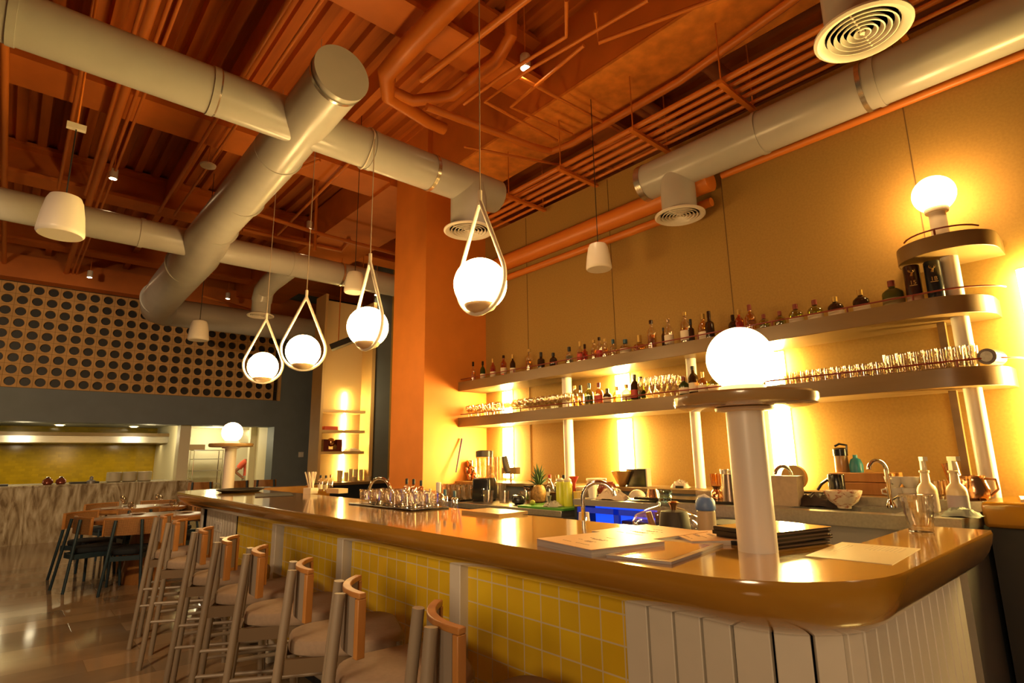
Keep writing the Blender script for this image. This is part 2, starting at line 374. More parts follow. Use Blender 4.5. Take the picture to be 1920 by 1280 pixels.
# white boards: near end (with curved corner), far end
def boards(path, name):
    for (a, b) in zip(path[:-1], path[1:]):
        a3, b3 = Vector((*a, 0)), Vector((*b, 0)); d = (b3 - a3); Ln = d.length; d.normalize()
        n = max(1, round(Ln / .088))
        for i in range(n):
            p = a3 + d * (Ln * i / n + .004); q = a3 + d * (Ln * (i + 1) / n - .004)
            MB().obox(p + Vector((0, 0, .52)), q + Vector((0, 0, .52)), .02, .84).build(name, WHITEP, bar, bevel=.003)
cc = (1.74 + .0, .88)
cor = [(1.74 + .16 * math.cos(a), .88 + .0 + .27 * math.sin(a)) for a in [PI + PI / 2 * i / 4 for i in range(5)]]
cor = [(XT - .01, 1.255), (XT - .01, .88)] + [(1.74 + .15 * math.cos(PI + PI / 2 * i / 4), .88 + .275 * math.sin(PI + PI / 2 * i / 4)) for i in range(1, 5)] + [(2.79, .605)]
boards(cor, 'board')
far = [(XT - .01, 6.42), (XT - .01, 5.49)]
boards(far, 'board')
fc = [(1.74 + .15 * math.cos(PI - PI / 2 * i / 4), 6.6 + .275 * math.sin(PI - PI / 2 * i / 4)) for i in range(0, 5)]
boards(fc, 'board')
MB().box(XT + .03, 2.05, .93, 6.66, .02, .93).box(1.78, 2.05, .64, .93, .02, .93).box(1.78, 2.05, 6.66, 6.9, .02, .93).build('carcass', NAVY, bar)
MB().box(2.05, 2.80, .63, .70, .02, .93).build('end_panel', NAVY, bar)
MB().box(1.53, XT, 1.0, 6.4, .14, .18).build('foot_rail', WHITEP, bar, bevel=.01)
for y in (1.3, 2.16, 3.33, 4.45, 5.5, 6.2): MB().obox((1.55, y, .13), (1.59, y, .02), .03, .05).build('foot_bracket', WHITEP, bar)
t = thing('wall_socket', 'white double socket plate on the boarded far end of the bar', 'socket', (XT - .022, 6.0, .80))
MB().box(-.008, 0, -.14, .14, -.045, .045).build('plate', mat('socket white', (.75, .7, .62), .4), t, bevel=.003)
for y in (-.06, .06): MB().box(-.011, -.007, y - .03, y + .03, -.022, .022).build('outlet', mat('socket shade', (.5, .45, .4), .5), t)

# right hand side counter with thick wood top against the wall
t = thing('side_counter', 'thick wood topped counter with black front at the right end of the sinks', 'counter', (0, 0, 0))
MB().box(3.88, XW - .005, -3.5, .69, 1.0, 1.13).build('counter_top', BARW, t, bevel=.02)
MB().box(3.95, XW - .005, -3.5, .68, 0, 1.0).build('front_panel', DARK, t)

# ================================================================== STOOLS AND CHAIRS
def ring_poly(pts, r, n=5):
    """round the corners of a polygon"""
    out = []; k = len(pts)
    for i in range(k):
        p, a, b = Vector(pts[i]), Vector(pts[i - 1]), Vector(pts[(i + 1) % k])
        da, db = (a - p).normalized(), (b - p).normalized(); rr = min(r, (a - p).length * .49, (b - p).length * .49)
        s0, s1 = p + da * rr, p + db * rr
        for j in range(n + 1):
            u = j / n; out.append(tuple(s0 * (1 - u) ** 2 + p * 2 * u * (1 - u) + s1 * u * u))
    return out
def seat_of(name, label, cat, H, SZ, legm, seatm, padm, woodm, pw, bw, bz0, bz1, group, stool):
    t = thing(name, label, cat, group=group)
    rl = .019 if stool else .017
    bk = -.08 if stool else -.10
    for s_ in (1, -1):
        MB().tube([(bk, s_ * (pw + .065), 0), (0, s_ * pw, H)], [rl * .9, rl], 14).build('leg', legm, t)
        fx, fy = (.43, .20) if stool else (.42, .20)
        MB().tube([(fx + .02, s_ * (fy + .02), 0), (fx - .01, s_ * fy, SZ - .015)], [rl * .85, rl], 14).build('leg', legm, t)
        a = (0 - .02, s_ * (pw + .015), SZ - .085); b = (fx, s_ * fy, SZ - .075)
        MB().obox(a, b, .024, .055).build('seat_rail', legm if not stool else WALN, t)
    MB().obox((.42, -.20, SZ - .085), (.42, .20, SZ - .085), .024, .05).build('seat_rail', legm, t)
    MB().obox((-.015, -pw - .02, SZ - .09), (-.015, pw + .02, SZ - .09), .022, .05).build('seat_rail', legm, t)
    if stool:
        for s_ in (1, -1):
            MB().tube([(-.055, s_ * (pw + .045), .30), (.435, s_ * .213, .30)], .010, 8).build('stretcher', legm, t)
            MB().tube([(-.045, s_ * (pw + .038), .42), (.43, s_ * .21, .42)], .010, 8).build('stretcher', legm, t)
        MB().tube([(.438, -.213, .24), (.438, .213, .24)], .012, 8).build('stretcher', legm, t)
    base = ring_poly([(.0, -.12), (.39, -.25), (.46, -.16), (.46, .16), (.39, .25), (.0, .12)], .09, 4)
    c = Vector((.24, 0)); rr = []
    for sc, z in ((.95, SZ - .055), (.99, SZ - .048), (1.0, SZ - .035), (.995, SZ - .012), (.975, SZ - .002), (.93, SZ + .003), (.4, SZ + .005)):
        rr.append([(c.x + (p[0] - c.x) * sc, c.y + (p[1] - c.y) * sc, z) for p in base])
    MB().loops(rr, smooth=True).build('seat', seatm, t)
    # curved back: frame (rails and end stiles) and pad
    cv = .048 if stool else .055
    def bx(u): return .022 + cv * (u / bw) ** 2
    def panel(u0, u1, z0, z1, th0, th1, n=10):
        mb = MB(); R_ = []
        for i in range(n + 1):
            u = u0 + (u1 - u0) * i / n; x_ = bx(u); nx = Vector((1, -2 * cv * u / bw ** 2, 0)).normalized()
            pa = Vector((x_, u, 0)) + nx * th0; pb = Vector((x_, u, 0)) + nx * th1
            R_.append([(pa.x, pa.y, z0), (pb.x, pb.y, z0), (pb.x, pb.y, z1), (pa.x, pa.y, z1)])
        return mb.loops(R_)
    f = panel(-bw - .001, bw + .001, bz1 - .018, bz1, -.012, .016, 14)
    for (u0, u1, z0, z1) in ((-bw + .025, bw - .025, bz0 + .004, bz0 + .022), (-bw, -bw + .019, bz0, bz1 - .0185), (bw - .019, bw, bz0, bz1 - .0185)):
        g_ = panel(u0, u1, z0, z1, -.009 if u1 - u0 > .1 else -.014, .014 if u1 - u0 > .1 else .018, 14 if u1 - u0 > .1 else 3); f.add(g_.v, g_.f)
    f.build('back_frame', woodm, t, bevel=.003)
    panel(-bw + .022, bw - .022, bz0 + .006, bz1 - .017, -.011, .012, 12).build('back_pad', padm, t)
    return t
SG = 'bar stools along the yellow tiled front'
spots = [(1.02, 5.62), (1.0, 5.03), (1.0, 4.27), (.98, 3.65), (.97, 3.10), (.975, 2.53), (.94, 2.0), (.945, 1.46)]
desc = ['taupe bar stool with oak framed back, farthest along the bar beside the dining tables',
        'taupe bar stool with oak framed back, second from the far end of the bar',
        'taupe bar stool with oak framed back, before the socket on the far boards',
        'taupe bar stool with oak framed back, where the far white boards meet the yellow tiles',
        'taupe bar stool with oak framed back, before the white upright farthest along the tiles',
        'taupe bar stool with oak framed back, in the middle of the tiled front',
        'taupe bar stool with oak framed back, second nearest, before the second white upright',
        'taupe bar stool with oak framed back, nearest of the row at the picture bottom']
st = seat_of('bar_stool', desc[0], 'bar stool', .96, .69, TAUPE, FABRIC, PAD, OAK, .105, .160, .765, .966, SG, True)
rots = [-19, -21, -20, -23, -21, -22, -24, -23]
for i, (p, d, r) in enumerate(zip(spots, desc, rots)):
    if i == 0: st.location = (*p, 0); st.rotation_euler = (0, 0, math.radians(r))
    else: dup(st, (*p, 0), math.radians(r), d, SG)
CG = 'petrol blue dining chairs around the round tables'
ch = [((.70, 8.42), 14, 'petrol blue dining chair with cane back, leftmost, its two rear legs splayed to the left'),
      ((1.13, 7.80), 73, 'petrol blue dining chair with cane back, nearest the camera, back turned to us'),
      ((.78, 9.38), -50, 'petrol blue dining chair behind the nearer table, its cane back facing us'),
      ((1.46, 9.30), 92, 'petrol blue dining chair with orange lit back between the two round tables'),
      ((1.18, 11.05), -65, 'petrol blue dining chair with orange lit back at the left behind the far table'),
      ((1.98, 11.0), -110, 'petrol blue dining chair with pale back behind the right of the far table'),
      ((2.25, 10.05), 190, 'petrol blue dining chair seen side on at the right of the far table'),
      ((2.12, 8.70), 175, 'petrol blue dining chair at the right of the nearer table behind the bar stools')]
c0_ = seat_of('dining_chair', ch[0][2], 'chair', .77, .455, BLUEC, NAVYS, CANE, OAK, .125, .25, .60, .795, CG, False)
for i, (p, r, d) in enumerate(ch):
    if i == 0: c0_.location = (*p, 0); c0_.rotation_euler = (0, 0, math.radians(r))
    else: dup(c0_, (*p, 0), math.radians(r), d, CG)
# dining tables
def table(x, y, r, label):
    t = thing('round_table', label, 'table', (x, y, 0), 0, 'round oak dining tables')
    MB().lathe([(r - .02, .70), (r, .71), (r, .745), (r - .006, .75)], seg=48).build('tabletop', OAK, t)
    MB().lathe([(.27, 0), (.275, .02), (.22, .40), (.185, .70)], seg=32).build('pedestal', OAK, t)
    return t
table(1.46, 8.42, .62, 'round oak table on a cone shaped pedestal, nearer of the two')
table(1.60, 10.20, .60, 'round oak table on a cone shaped pedestal, farther one by the marble counter')
# tableware
PLATE = [(.0001, .004), (.05, .004), (.085, .012), (.09, .014), (.088, .017), (.05, .008), (.0001, .008)]
WG = [(.030, 0), (.030, .003), (.005, .008), (.0035, .075), (.010, .085), (.030, .105), (.036, .135), (.031, .165), (.029, .165), (.033, .135), (.028, .107), (.006, .090)]
pl0 = None; gl0 = None
for (tx, ty, nm) in ((1.46, 8.42, 'nearer'), (1.60, 10.20, 'farther')):
    for k_, a in enumerate((.3, 1.8, 3.4, 4.9)):
        px, py = tx + .42 * math.cos(a), ty + .42 * math.sin(a)
        lab = 'small white plate laid on the %s round table' % nm
        if pl0 is None: pl0 = tag(MB().lathe(PLATE, seg=24, caps=False).build('plate', WHITE), lab, 'plate'); o = pl0
        else: o = pl0.copy(); COL.objects.link(o); o['label'] = lab
        o['group'] = 'plates on the %s round table' % nm; o.location = (px, py, .75)
        lab = 'clear stemmed glass set on the %s round table' % nm
        if gl0 is None: gl0 = tag(MB().lathe(WG, seg=16, caps=False).build('wine_glass', CLEAR), lab, 'wine glass'); o = gl0
        else: o = gl0.copy(); COL.objects.link(o); o['label'] = lab
        o['group'] = 'wine glasses on the %s round table' % nm; o.location = (tx + .33 * math.cos(a + .45), ty + .33 * math.sin(a + .45), .75)
# far orange backed seats by the kitchen
FG = 'tall stools at the marble counter'
f0 = None
for (px, r, d) in ((378, 90, 'tall stool with orange back at the marble counter, left of the far lamp post'), (447, 90, 'tall stool with orange back just right of the far lamp post'), (498, 80, 'tall stool with orange wooden back by the blue kitchen pier')):
    p = ony(px, 905, 12.7)
    if f0 is None:
        f0 = seat_of('counter_stool', d, 'bar stool', 1.0, .69, BLUEC, NAVYS, OAK, OAK, .16, .22, .83, 1.0, FG, True); f0.location = (p.x, 12.7, 0); f0.rotation_euler = (0, 0, math.radians(r))
    else: dup(f0, (p.x, 12.7, 0), math.radians(r), d, FG)

# ================================================================== DUCTS
du = thing('air_duct', 'large off white round ductwork of one main run and three cross branches', 'air duct', (0, 0, .21)); du.scale = (.85, .85, .85)
def hx(x0, x1, y, z, r, name='branch', parent=du, mt=DUCT):
    n = 14; return MB().tube([(x0 + (x1 - x0) * i / n, y, z) for i in range(n + 1)], r, 40).build(name, mt, parent)
def ringx(x, y, z, r, w=.035, mt=DUCT, name='joint'): return MB().tube([(x - w / 2, y, z), (x + w / 2, y, z)], r + .008, 40).build(name, mt, du)
def ringy(x, y, z, r, w=.035, mt=DUCT, name='joint', parent=du): return MB().tube([(x, y - w / 2, z), (x, y + w / 2, z)], r + .008, 40).build(name, mt, parent)
AY, AZ = 4.72, 4.39
hx(-7, 3.96, AY, AZ, .19); hx(-7, 6.5, 8.56, 4.40, .19); hx(2.0, 7.1, 12.9, 4.38, .28)
for x in (-.32, .92, 2.35): ringx(x, AY, AZ, .19, .05)
ringx(3.05, AY, AZ, .19, .04, BAND, 'band')
ringx(.95, AY, AZ, .19, .012, BAND, 'band')
for x in (.05, 1.0, 3.0, 4.4): ringx(x, 8.56, 4.40, .19, .05)
ringx(3.8, 8.56, 4.40, .19, .035, BAND, 'band')
MB().tube([(1.64, 3.85, 4.40), (1.66, 4.6, 4.40), (1.68, 5.6, 4.40), (1.70, 7.6, 4.40), (1.72, 8.0, 4.40), (1.75, 8.5, 4.40), (1.78, 9.0, 4.39), (1.80, 11.0, 4.38), (1.84, 12.2, 4.38), (1.92, 12.7, 4.38), (2.12, 12.93, 4.38)],
          [.215, .22, .235, .24, .26, .29, .30, .31, .31, .305, .29], 44).build('main_duct', DUCT, du)
MB().tube([(1.64, 3.83, 4.40), (1.64, 3.87, 4.40)], .228, 44).build('end_cap', DUCT, du)
ringy(1.64, 3.92, 4.40, .218, .03, BAND, 'band')
for y, r in ((5.35, .232), (6.6, .238), (7.7, .243), (9.6, .302), (12.0, .312)): ringy(1.68 + (y - 5.3) * .02, y, 4.40, r, .03)
def diffuser(c, R, parent, rd, ztop):
    """round ceiling diffuser: drop pipe, dish rim and concentric louvre rings"""
    x, y, z = c
    MB().tube([(x, y, z + .03), (x, y, ztop)], rd, 32).build('drop_duct', DUCT, parent)
    rim_ = MB().lathe([(rd * .9, .05), (R * .8, .03), (R, .008), (R * 1.0, -.004), (R * .93, -.012), (R * .80, 0), (R * .76, .012)], c, 40, caps=False).build('rim', WHITE, parent)
    MB().lathe([(.0001, .03), (R * .8, .03)], c, 32, caps=False).build('throat', DARK, rim_)
    lv = MB()
    for k_ in range(1, 6):
        r_ = R * .76 * k_ / 5.6; lv.lathe([(r_ - .009, .018), (r_ + .004, -.006), (r_ + .010, -.004), (r_ - .003, .020)], c, 36, caps=False)
    lv.lathe([(.0001, -.004), (.012, -.004), (.012, .01)], c, 16, caps=False); lv.box(x - R * .74, x + R * .74, y - .004, y + .004, z + .002, z + .012)
    lv.build('louvre', WHITE, rim_)
diffuser((3.56, AY, 3.86), .275, du, .20, AZ)
MB().tube([(3.03, 8.6, 4.40), (3.03, 9.6, 4.36), (3.03, 9.9, 4.30), (3.03, 10.0, 4.12)], .165, 32).build('branch', DUCT, du)
diffuser((3.03, 10.0, 3.86), .22, du, .155, 4.2)
wd = thing('wall_duct', 'off white round duct along the tan wall ending in a drop vent', 'air duct', (0, 0, 0))
MB().tube([(4.2, -4 + 6.83 * i / 12, 3.89) for i in range(13)], .168, 40).build('duct', DUCT, wd)
MB().tube([(4.2, 2.78, 3.89), (4.2, 2.84, 3.89)], .172, 40).build('end_cap', BAND, wd)
for y in (1.72, .90, .1): ringy(4.2, y, 3.89, .168, .03, DUCT, 'joint', wd)
ringy(4.2, .98, 3.89, .168, .03, BAND, 'band', wd)
diffuser((4.2, 2.49, 3.45), .215, wd, .15, 3.85)
vt = thing('ceiling_vent', 'round white louvred vent dropping from the ceiling at the upper right', 'vent', (0, 0, 0))
d = ray(1617, 62); P3 = EYE + d * 2.93
diffuser((P3.x, P3.y, P3.z), .225, vt, .165, DECK)

# ================================================================== PIPES under the deck
def pipe(pts, r, label, group, name='ceiling_pipe', seg=10, mt=PIPE):
    o = MB().tube(pts, r, seg).build(name, mt, fix=True); return tag(o, label, 'pipe', group)
PG = 'terracotta pipes under the ceiling'
for i, x in enumerate((3.92, 4.03, 4.14, 4.25, 4.38)):
    nm = ('outermost, nearest the girder', 'second from the girder', 'in the middle of the bundle', 'second from the wall', 'innermost, nearest the wall')[i]
    pipe([(x, -4, 4.30), (x, 5.58, 4.30)], (.026, .020, .024, .020, .016)[i], 'terracotta conduit of the five pipe bundle, ' + nm, PG)
for y, hl in ((.75, 'behind the wall duct near the picture top'), (1.85, 'behind the middle of the wall duct'), (2.7, 'just left of the wall duct end'), (3.6, 'above the hanging speaker'), (4.4, 'closest to the column')):
    h = thing('pipe_hanger', 'slotted terracotta strut under the five pipe bundle, ' + hl, 'pipe hanger', (4.15, y, 4.265), 0, 'struts under the five pipe bundle')
    MB().box(-.30, .30, -.022, .022, -.03, 0).build('strut', PIPE, h)
    for s_ in (-1, 1): MB().tube([(s_ * .27, 0, 0), (s_ * .27, 0, 1.3)], .006, 6).build('rod', PIPE, h)
pipe([(4.34, 2.25, 3.74), (4.34, 5.58, 3.74)], .095, 'fat terracotta pipe along the top of the tan wall', PG, seg=24)
pipe([(4.45, -4, 3.80), (4.45, 2.2, 3.80)], .03, 'slim terracotta pipe tucked under the wall duct', PG, seg=14)
pipe([(4.42, 2.3, 3.58), (4.42, 5.58, 3.58)], .04, 'slim terracotta pipe just under the fat wall pipe', PG, seg=14)
for i, (px, py, r) in enumerate(((215, 230, .045), (236, 232, .018), (250, 232, .016), (8, 300, .035), (505, 60, .022), (555, 70, .016), (175, 20, .02), (262, 25, .02), (272, 25, .02))):
    p = onz(px, py, 5.0); y1 = 13.6 if i < 4 else 9.2
    lab = ('fat terracotta pipe of the three running to the breeze block wall', 'thin conduit beside the fat pipe at the left ceiling', 'thin conduit farthest right of the left hand three', 'terracotta pipe at the far left picture edge', 'conduit with junction box left of the duct end cap', 'conduit directly left of the duct end cap', 'thin conduit over the upper left duct near the picture top', 'left of two close conduits above the upper left duct', 'right of two close conduits above the upper left duct')[i]
    pipe([(p.x, -2, 5.0), (p.x, y1, 5.0)], r, lab, PG)
def zp(z, *q): return [onz(a, b, z) for a, b in q]
pk = thing('exhaust_duct', 'terracotta painted round duct that forks above the main duct end cap', 'air duct', (0, 0, 0))
x0 = onz(775, 70, 4.95).x
MB().tube([(x0, -4, 4.90), (x0, 3.7, 4.90), (x0 + .02, 4.2, 4.90), (x0 + .2, 4.5, 4.9), (x0 + .75, 4.62, 4.9), (x0 + .95, 4.62, 4.9)], [.092, .092, .088, .075, .065, .065], 28).build('duct', PIPE, pk)
MB().tube([(x0 + .18, 4.45, 4.93), (x0 + .45, 4.45, 4.93), (x0 + .72, 4.15, 4.95), (x0 + .76, 3.5, 4.97), (x0 + .76, 3.3, 5.1), (x0 + .76, 3.28, 5.55)], .058, 24).build('branch', PIPE, pk)
zz = 4.62
lines = [
 ([(800, 200), (1000, 275), (1035, 284), (1075, 268), (1275, 152), (1480, 5), (1560, -55)], .036, 'thick terracotta pipe that runs across the girder and bends back along it'),
 ([(1215, 0), (990, 132), (908, 190), (1045, 264)], .016, 'thin terracotta pipe with a sharp corner left of the lit ceiling spot'),
 ([(1095, 85), (958, 200), (1072, 252)], .016, 'thin terracotta pipe with a sharp corner right below the lit ceiling spot'),
 ([(1062, 0), (1062, 68), (945, 140), (870, 195)], .016, 'thin terracotta pipe dropping then running down left past the lit spot'),
 ([(1390, -20), (1122, 80), (1117, 20)], .018, 'terracotta pipe with upright stub along the left girder edge'),
 ([(975, 145), (1110, 218), (1160, 245)], .016, 'short terracotta pipe crossing the girder beyond the lit spot'),
 ([(1010, -20), (905, 62), (790, 150)], .030, 'terracotta pipe rising diagonally over the forked duct'),
 ([(930, 385), (1060, 318), (1090, 306), (1180, 320)], .012, 'slender terracotta conduit curving above the far diffuser'),
 ([(1070, 305), (1275, 210), (1400, 145)], .016, 'terracotta pipe ending in a small square frame beyond the girder'),
 ([(1105, 340), (1280, 245), (1560, 95)], .018, 'terracotta conduit just above the five pipe bundle'),
 ([(870, 275), (1105, 320)], .014, 'short terracotta cross pipe next to the column head'),
]
for q, r, lab in lines: pipe(zp(zz, *q), r, lab, PG); zz += .004
for (qx, qy, lab) in ((1375, 160, 'fat terracotta drain pipe crossing beyond the girder, right one'), (1255, 225, 'fat terracotta drain pipe crossing beyond the girder, middle one'), (1215, 215, 'fat terracotta drain pipe crossing beyond the girder, left one')):
    p = onz(qx, qy, 5.25); pipe([(p.x - .9, p.y, 5.25), (p.x + .35, p.y, 5.25), (p.x + .42, p.y, 5.6)], .085 if qx > 1300 else .06, lab, PG, seg=18)
# conduits under the far bays between the cross ducts
for i, (q, r) in enumerate((([(480, 400), (605, 440), (760, 480)], .03), ([(520, 440), (660, 300)], .02), ([(595, 330), (590, 470)], .025), ([(600, 300), (520, 330)], .02), ([(455, 430), (640, 470), (655, 450)], .035), ([(460, 590), (640, 640)], .02), ([(380, 555), (500, 590)], .03))):
    lab = ('terracotta pipe crossing before the second cross duct, upper', 'terracotta conduit slanting behind the teardrop lamp cables', 'upright terracotta hanger pipe behind the small spot', 'short terracotta conduit under the first cross duct', 'fat terracotta pipe lying along the second cross duct', 'terracotta pipe above the farthest cross duct, right', 'terracotta pipe above the farthest cross duct, left')[i]
    pts = [ony(a, b, 8.0) for a, b in q] if i in (0, 2) else zp(5.0, *q) if i < 5 else [ony(a, b, 12.2) for a, b in q]
    pipe(pts, r, lab, PG)
# sensors, sprinklers, small spots
def spot(px, py, z, lab, lit, zc=DECK):
    p = onz(px, py, z); t = thing('ceiling_spot', lab, 'spotlight', p, 0, 'small cylinder spots under the deck')
    MB().lathe([(.045, 0), (.045, .12), (.04, .13)], seg=18).build('housing', WHITE, t)
    MB().lathe([(.0001, -.002), (.038, -.002)], seg=18, caps=False).build('lens', SPOTE if lit else mat('dim lens', (.8, .6, .3), .3, emit=(1, .7, .3), es=3), t)
    MB().tube([(0, 0, .13), (0, 0, zc - z)], .006, 6).build('rod', PIPE, t)
    if lit:
        L = bpy.data.lights.new('ceiling_spot_light', 'SPOT'); L.energy = lit; L.color = (1, .66, .34); L.spot_size = 1.5; L.spot_blend = .5; L.shadow_soft_size = .04
        lo = bpy.data.objects.new('spot_light', L); COL.objects.link(lo); lo.location = (0, 0, -.02); lo.parent = t
    return t
spot(985, 128, 4.7, 'lit white cylinder spot shining from the deck beside the girder', 60)
for (px, py, z, lab) in ((212, 335, 4.9, 'small white spot between the left pipes and the main duct'), (580, 430, 4.9, 'small white spot behind the teardrop lamp cables'), (168, 520, 4.8, 'small white spot just above the breeze block wall'), (427, 560, 4.8, 'small white spot over the far end of the breeze blocks'), (706, 553, 4.6, 'small white spot left of the column head')):
    spot(px, py, z, lab, 7)
sm = onz(390, 312, 4.9); t = thing('smoke_detector', 'flat round white detector hanging under the left deck', 'detector', sm)
MB().lathe([(.0001, 0), (.085, 0), (.09, .02), (.05, .035)], seg=28).build('disc', WHITE, t); MB().tube([(0, 0, .03), (0, 0, .7)], .004, 6).build('rod', PIPE, t)

# ================================================================== PENDANT LAMPS
def teardrop(loc, rot, lab, zc_):
    t = thing('pendant_lamp', lab, 'pendant lamp', loc, rot, 'teardrop globe pendants over the bar')
    t.scale = (1.21, 1.21, 1.21)
    R, zc, za = .160, .160, .565; al = math.acos(R / (za - zc)); pts = []
    a0, a1 = PI / 2 - al, PI / 2 + al - 2 * PI
    for i in range(41): a = a0 + (a1 - a0) * i / 40; pts.append((R * math.cos(a), 0, zc + R * math.sin(a)))
    apex = (0, 0, za); pts = [(.003, 0, za)] + pts + [(-.003, 0, za)]
    MB().tube(pts, .0105, 12).build('frame', WHITE, t)
    MB().tube([(0, 0, za - .02), (0, 0, za + .06)], .011, 10).build('stem', WHITE, t)
    MB().tube([(0, 0, za + .05), (0, 0, (zc_ - loc[2]) / 1.21)], .0030, 6).build('cable', mat('pendant cable', (.5, .4, .3), .6), t)
    if zc_ < 4:
        cy_, cz_, r_ = 4.012 - loc[1], 3.9415 - loc[2], .172; iv = Matrix.Rotation(-rot, 3, 'Z'); lp = []
        for q in range(24): lp.append(iv @ Vector((.012 * math.sin(q * PI / 6), cy_ - r_ * math.cos(q * PI / 12), cz_ + r_ * math.sin(q * PI / 12))) / 1.21)
        MB().tube(lp, .005, 6, closed=True).build('rope_loop', WHITE, t)
    MB().sphere((0, 0, .142), .127, 36, 22, z0=-.80).build('globe', GLOBE, t)
    MB().lathe([(.030, .005), (.066, .022), (.078, .040), (.078, .044)], seg=28).build('cup', mat('lamp cup', (.60, .45, .27), .45), t)
    return t
for (y, r, lab) in ((2.46, -84, 'teardrop frame pendant lamp with lit globe, largest, in front of the column edge'),
                    (3.835, -85, 'teardrop frame pendant lamp with lit globe, second along the bar, left of the column'),
                    (5.09, -21, 'teardrop frame pendant lamp with lit globe, third along the bar, before the niche'),
                    (6.19, -21, 'teardrop frame pendant lamp with lit globe, farthest, before the breeze blocks')):
    teardrop((1.94, y, 2.376 - .142 * 1.21), math.radians(r), lab, 3.94 if y == 3.835 else DECK + .07)
def speaker(px, py, w, lab, dia=.235, zt=DECK + .07):
    k_ = dia / .235; p = EYE + ray(px, py) * (dia * F / w); t = thing('pendant_speaker', lab, 'speaker', (p.x, p.y, p.z - .12 * k_), 0, 'white hanging speakers'); t.scale = (k_, k_, k_)
    MB().lathe([(.108, 0), (.117, .012), (.116, .03), (.105, .13), (.090, .21), (.078, .238), (.05, .25)], seg=32).build('housing', WHITE, t)
    MB().lathe([(.0001, .003), (.106, .003)], seg=32, caps=False).build('grille', mat('speaker grille', (.70, .62, .48), .6), t)
    MB().tube([(0, 0, .24), (0, 0, (zt - p.z) / k_ + .12)], .004, 6).build('cable', DARK, t); return p
JB = EYE + ray(118, 405) * (.27 * F / 75); zb_ = ony(150, 240, JB.y).z
speaker(118, 405, 75, 'white tapered hanging speaker at the left before the second cross duct', .27, zb_)
sj = Vector((JB.x, JB.y, zb_)); t = thing('junction_box', 'small white junction box feeding the left speaker cable', 'junction box', sj)
MB().box(-.055, .055, -.02, .02, -.02, .02).build('box', WHITE, t); MB().tube([(0, 0, .02), (0, 0, DECK + .07 - zb_)], .008, 8).build('conduit', PIPE, t)
speaker(1122, 482, 48, 'white tapered hanging speaker in front of the tan wall')
speaker(665, 530, 38, 'white tapered hanging speaker left of the column, behind the second globe')
speaker(373, 620, 36, 'white tapered hanging speaker in front of the breeze blocks', .27)

# ================================================================== GLOBE POSTS ON THE BAR
def lamp_post(x, y, lab):
    t = thing('globe_lamp', lab, 'lamp', (x, y, T), 0, 'globe lamps on white posts standing on the bar')
    MB().tube([(0, 0, 0), (0, 0, .455)], .0585, 40).build('post', WHITE, t)
    MB().lathe([(.0585, .432), (.09, .436), (.092, .445), (.0585, .448)], seg=40, caps=False).build('flange', WHITE, t)
    MB().lathe([(.0001, .447), (.20, .447), (.217, .452), (.222, .462), (.222, .480), (.216, .487), (.0001, .487)], seg=64, caps=False).build('disc', DISCW, t)
    MB().lathe([(.095, .486), (.095, .492), (.075, .495), (.072, .515), (.062, .517)], seg=36).build('collar', WHITE, t)
    MB().sphere((0, 0, .607), .106, 40, 24, z0=-.86).build('globe', GLOBE, t)
lamp_post(1.80, .89, 'lit globe lamp on a thick white post with wooden disc, near end of the bar')
lamp_post(1.83, 6.70, 'lit globe lamp on a white post with wooden disc, far end of the bar')

# ================================================================== WALL SHELVES
su = thing('wall_shelving', 'two long round ended wooden shelves on white posts with red rails', 'shelf unit', (0, 0, 0))
XF = 4.06; UZ, LZ, KZ = 2.30, 1.87, 1.126
def shelf(z0, z1, y0, y1, rr, both=False, ye=None):
    base = [(XW, y1), (XF, y1)] + ([(XF, y0), (XW, y0)])
    p = [Vector(q) for q in base]; o = [(XW, y1)]
    if both: o += arc((XF + rr, y1 - rr), rr, PI / 2, PI, 8)
    else: o += [(XF, y1)]
    o += arc((XF + rr, y0 + rr), rr, PI, PI * 1.5, 10) + [(XW, y0)]
    return MB().loops([[(a, b, z) for a, b in o] for z in (z0, z1)]).build('shelf', SHELFW, su, bevel=.003), o
s1, o1 = shelf(2.19, UZ, .53, 5.594, .32); s2, o2 = shelf(1.757, LZ, .515, 5.594, .32); s3, o3 = shelf(2.575, 2.675, .46, .97, .24, True)
for y, r in ((.70, .046), (2.54, .042), (3.98, .050)):
    for z0, z1 in ((KZ, 1.757), (LZ, 2.19)): MB().tube([(4.27, y, z0), (4.27, y, z1)], r, 28).build('post', WHITE, su)
MB().tube([(4.27, .70, UZ), (4.27, .70, 2.575)], .046, 28).build('post', WHITE, su)
MB().box(4.33, 4.37, .79, .83, KZ, 1.757).box(4.33, 4.37, .79, .83, LZ, 2.19).build('back_strut', SHELFW, su)
MB().tube([(4.27, .72, 2.675), (4.27, .72, 2.89)], .046, 28).build('lamp_neck', WHITE, su)
def rail(z, pth, posts):
    MB().tube([(a, b, z + .038) for a, b in pth], .0055, 8).build('rail', RAIL, su)
    for a, b in posts: MB().tube([(a, b, z), (a, b, z + .038)], .006, 8).build('rail_post', RAIL, su)
end = arc((XF + .03 + .30, .74 + .02), .30, PI, PI * 1.42, 8)
rail(UZ, [(XF + .03, 5.58)] + [(a, b) for a, b in end], [(XF + .03, y) for y in (5.3, 4.6, 3.95, 3.4, 2.95, 2.35, 1.75, 1.25, .88)])
rail(LZ, [(XF + .03, 5.58)] + [(a, b - .02) for a, b in end], [(XF + .03, y) for y in (5.2, 4.5, 3.8, 3.1, 2.6, 1.85, 1.35, .72)])
rail(2.675, arc((4.27, .715), .20, PI * .62, PI * 1.4, 10), [(4.27 - .20, .715)])
t = thing('shelf_globe_lamp', 'lit globe lamp on top of the small round shelf at the right', 'lamp', (4.27, .72, 2.88))
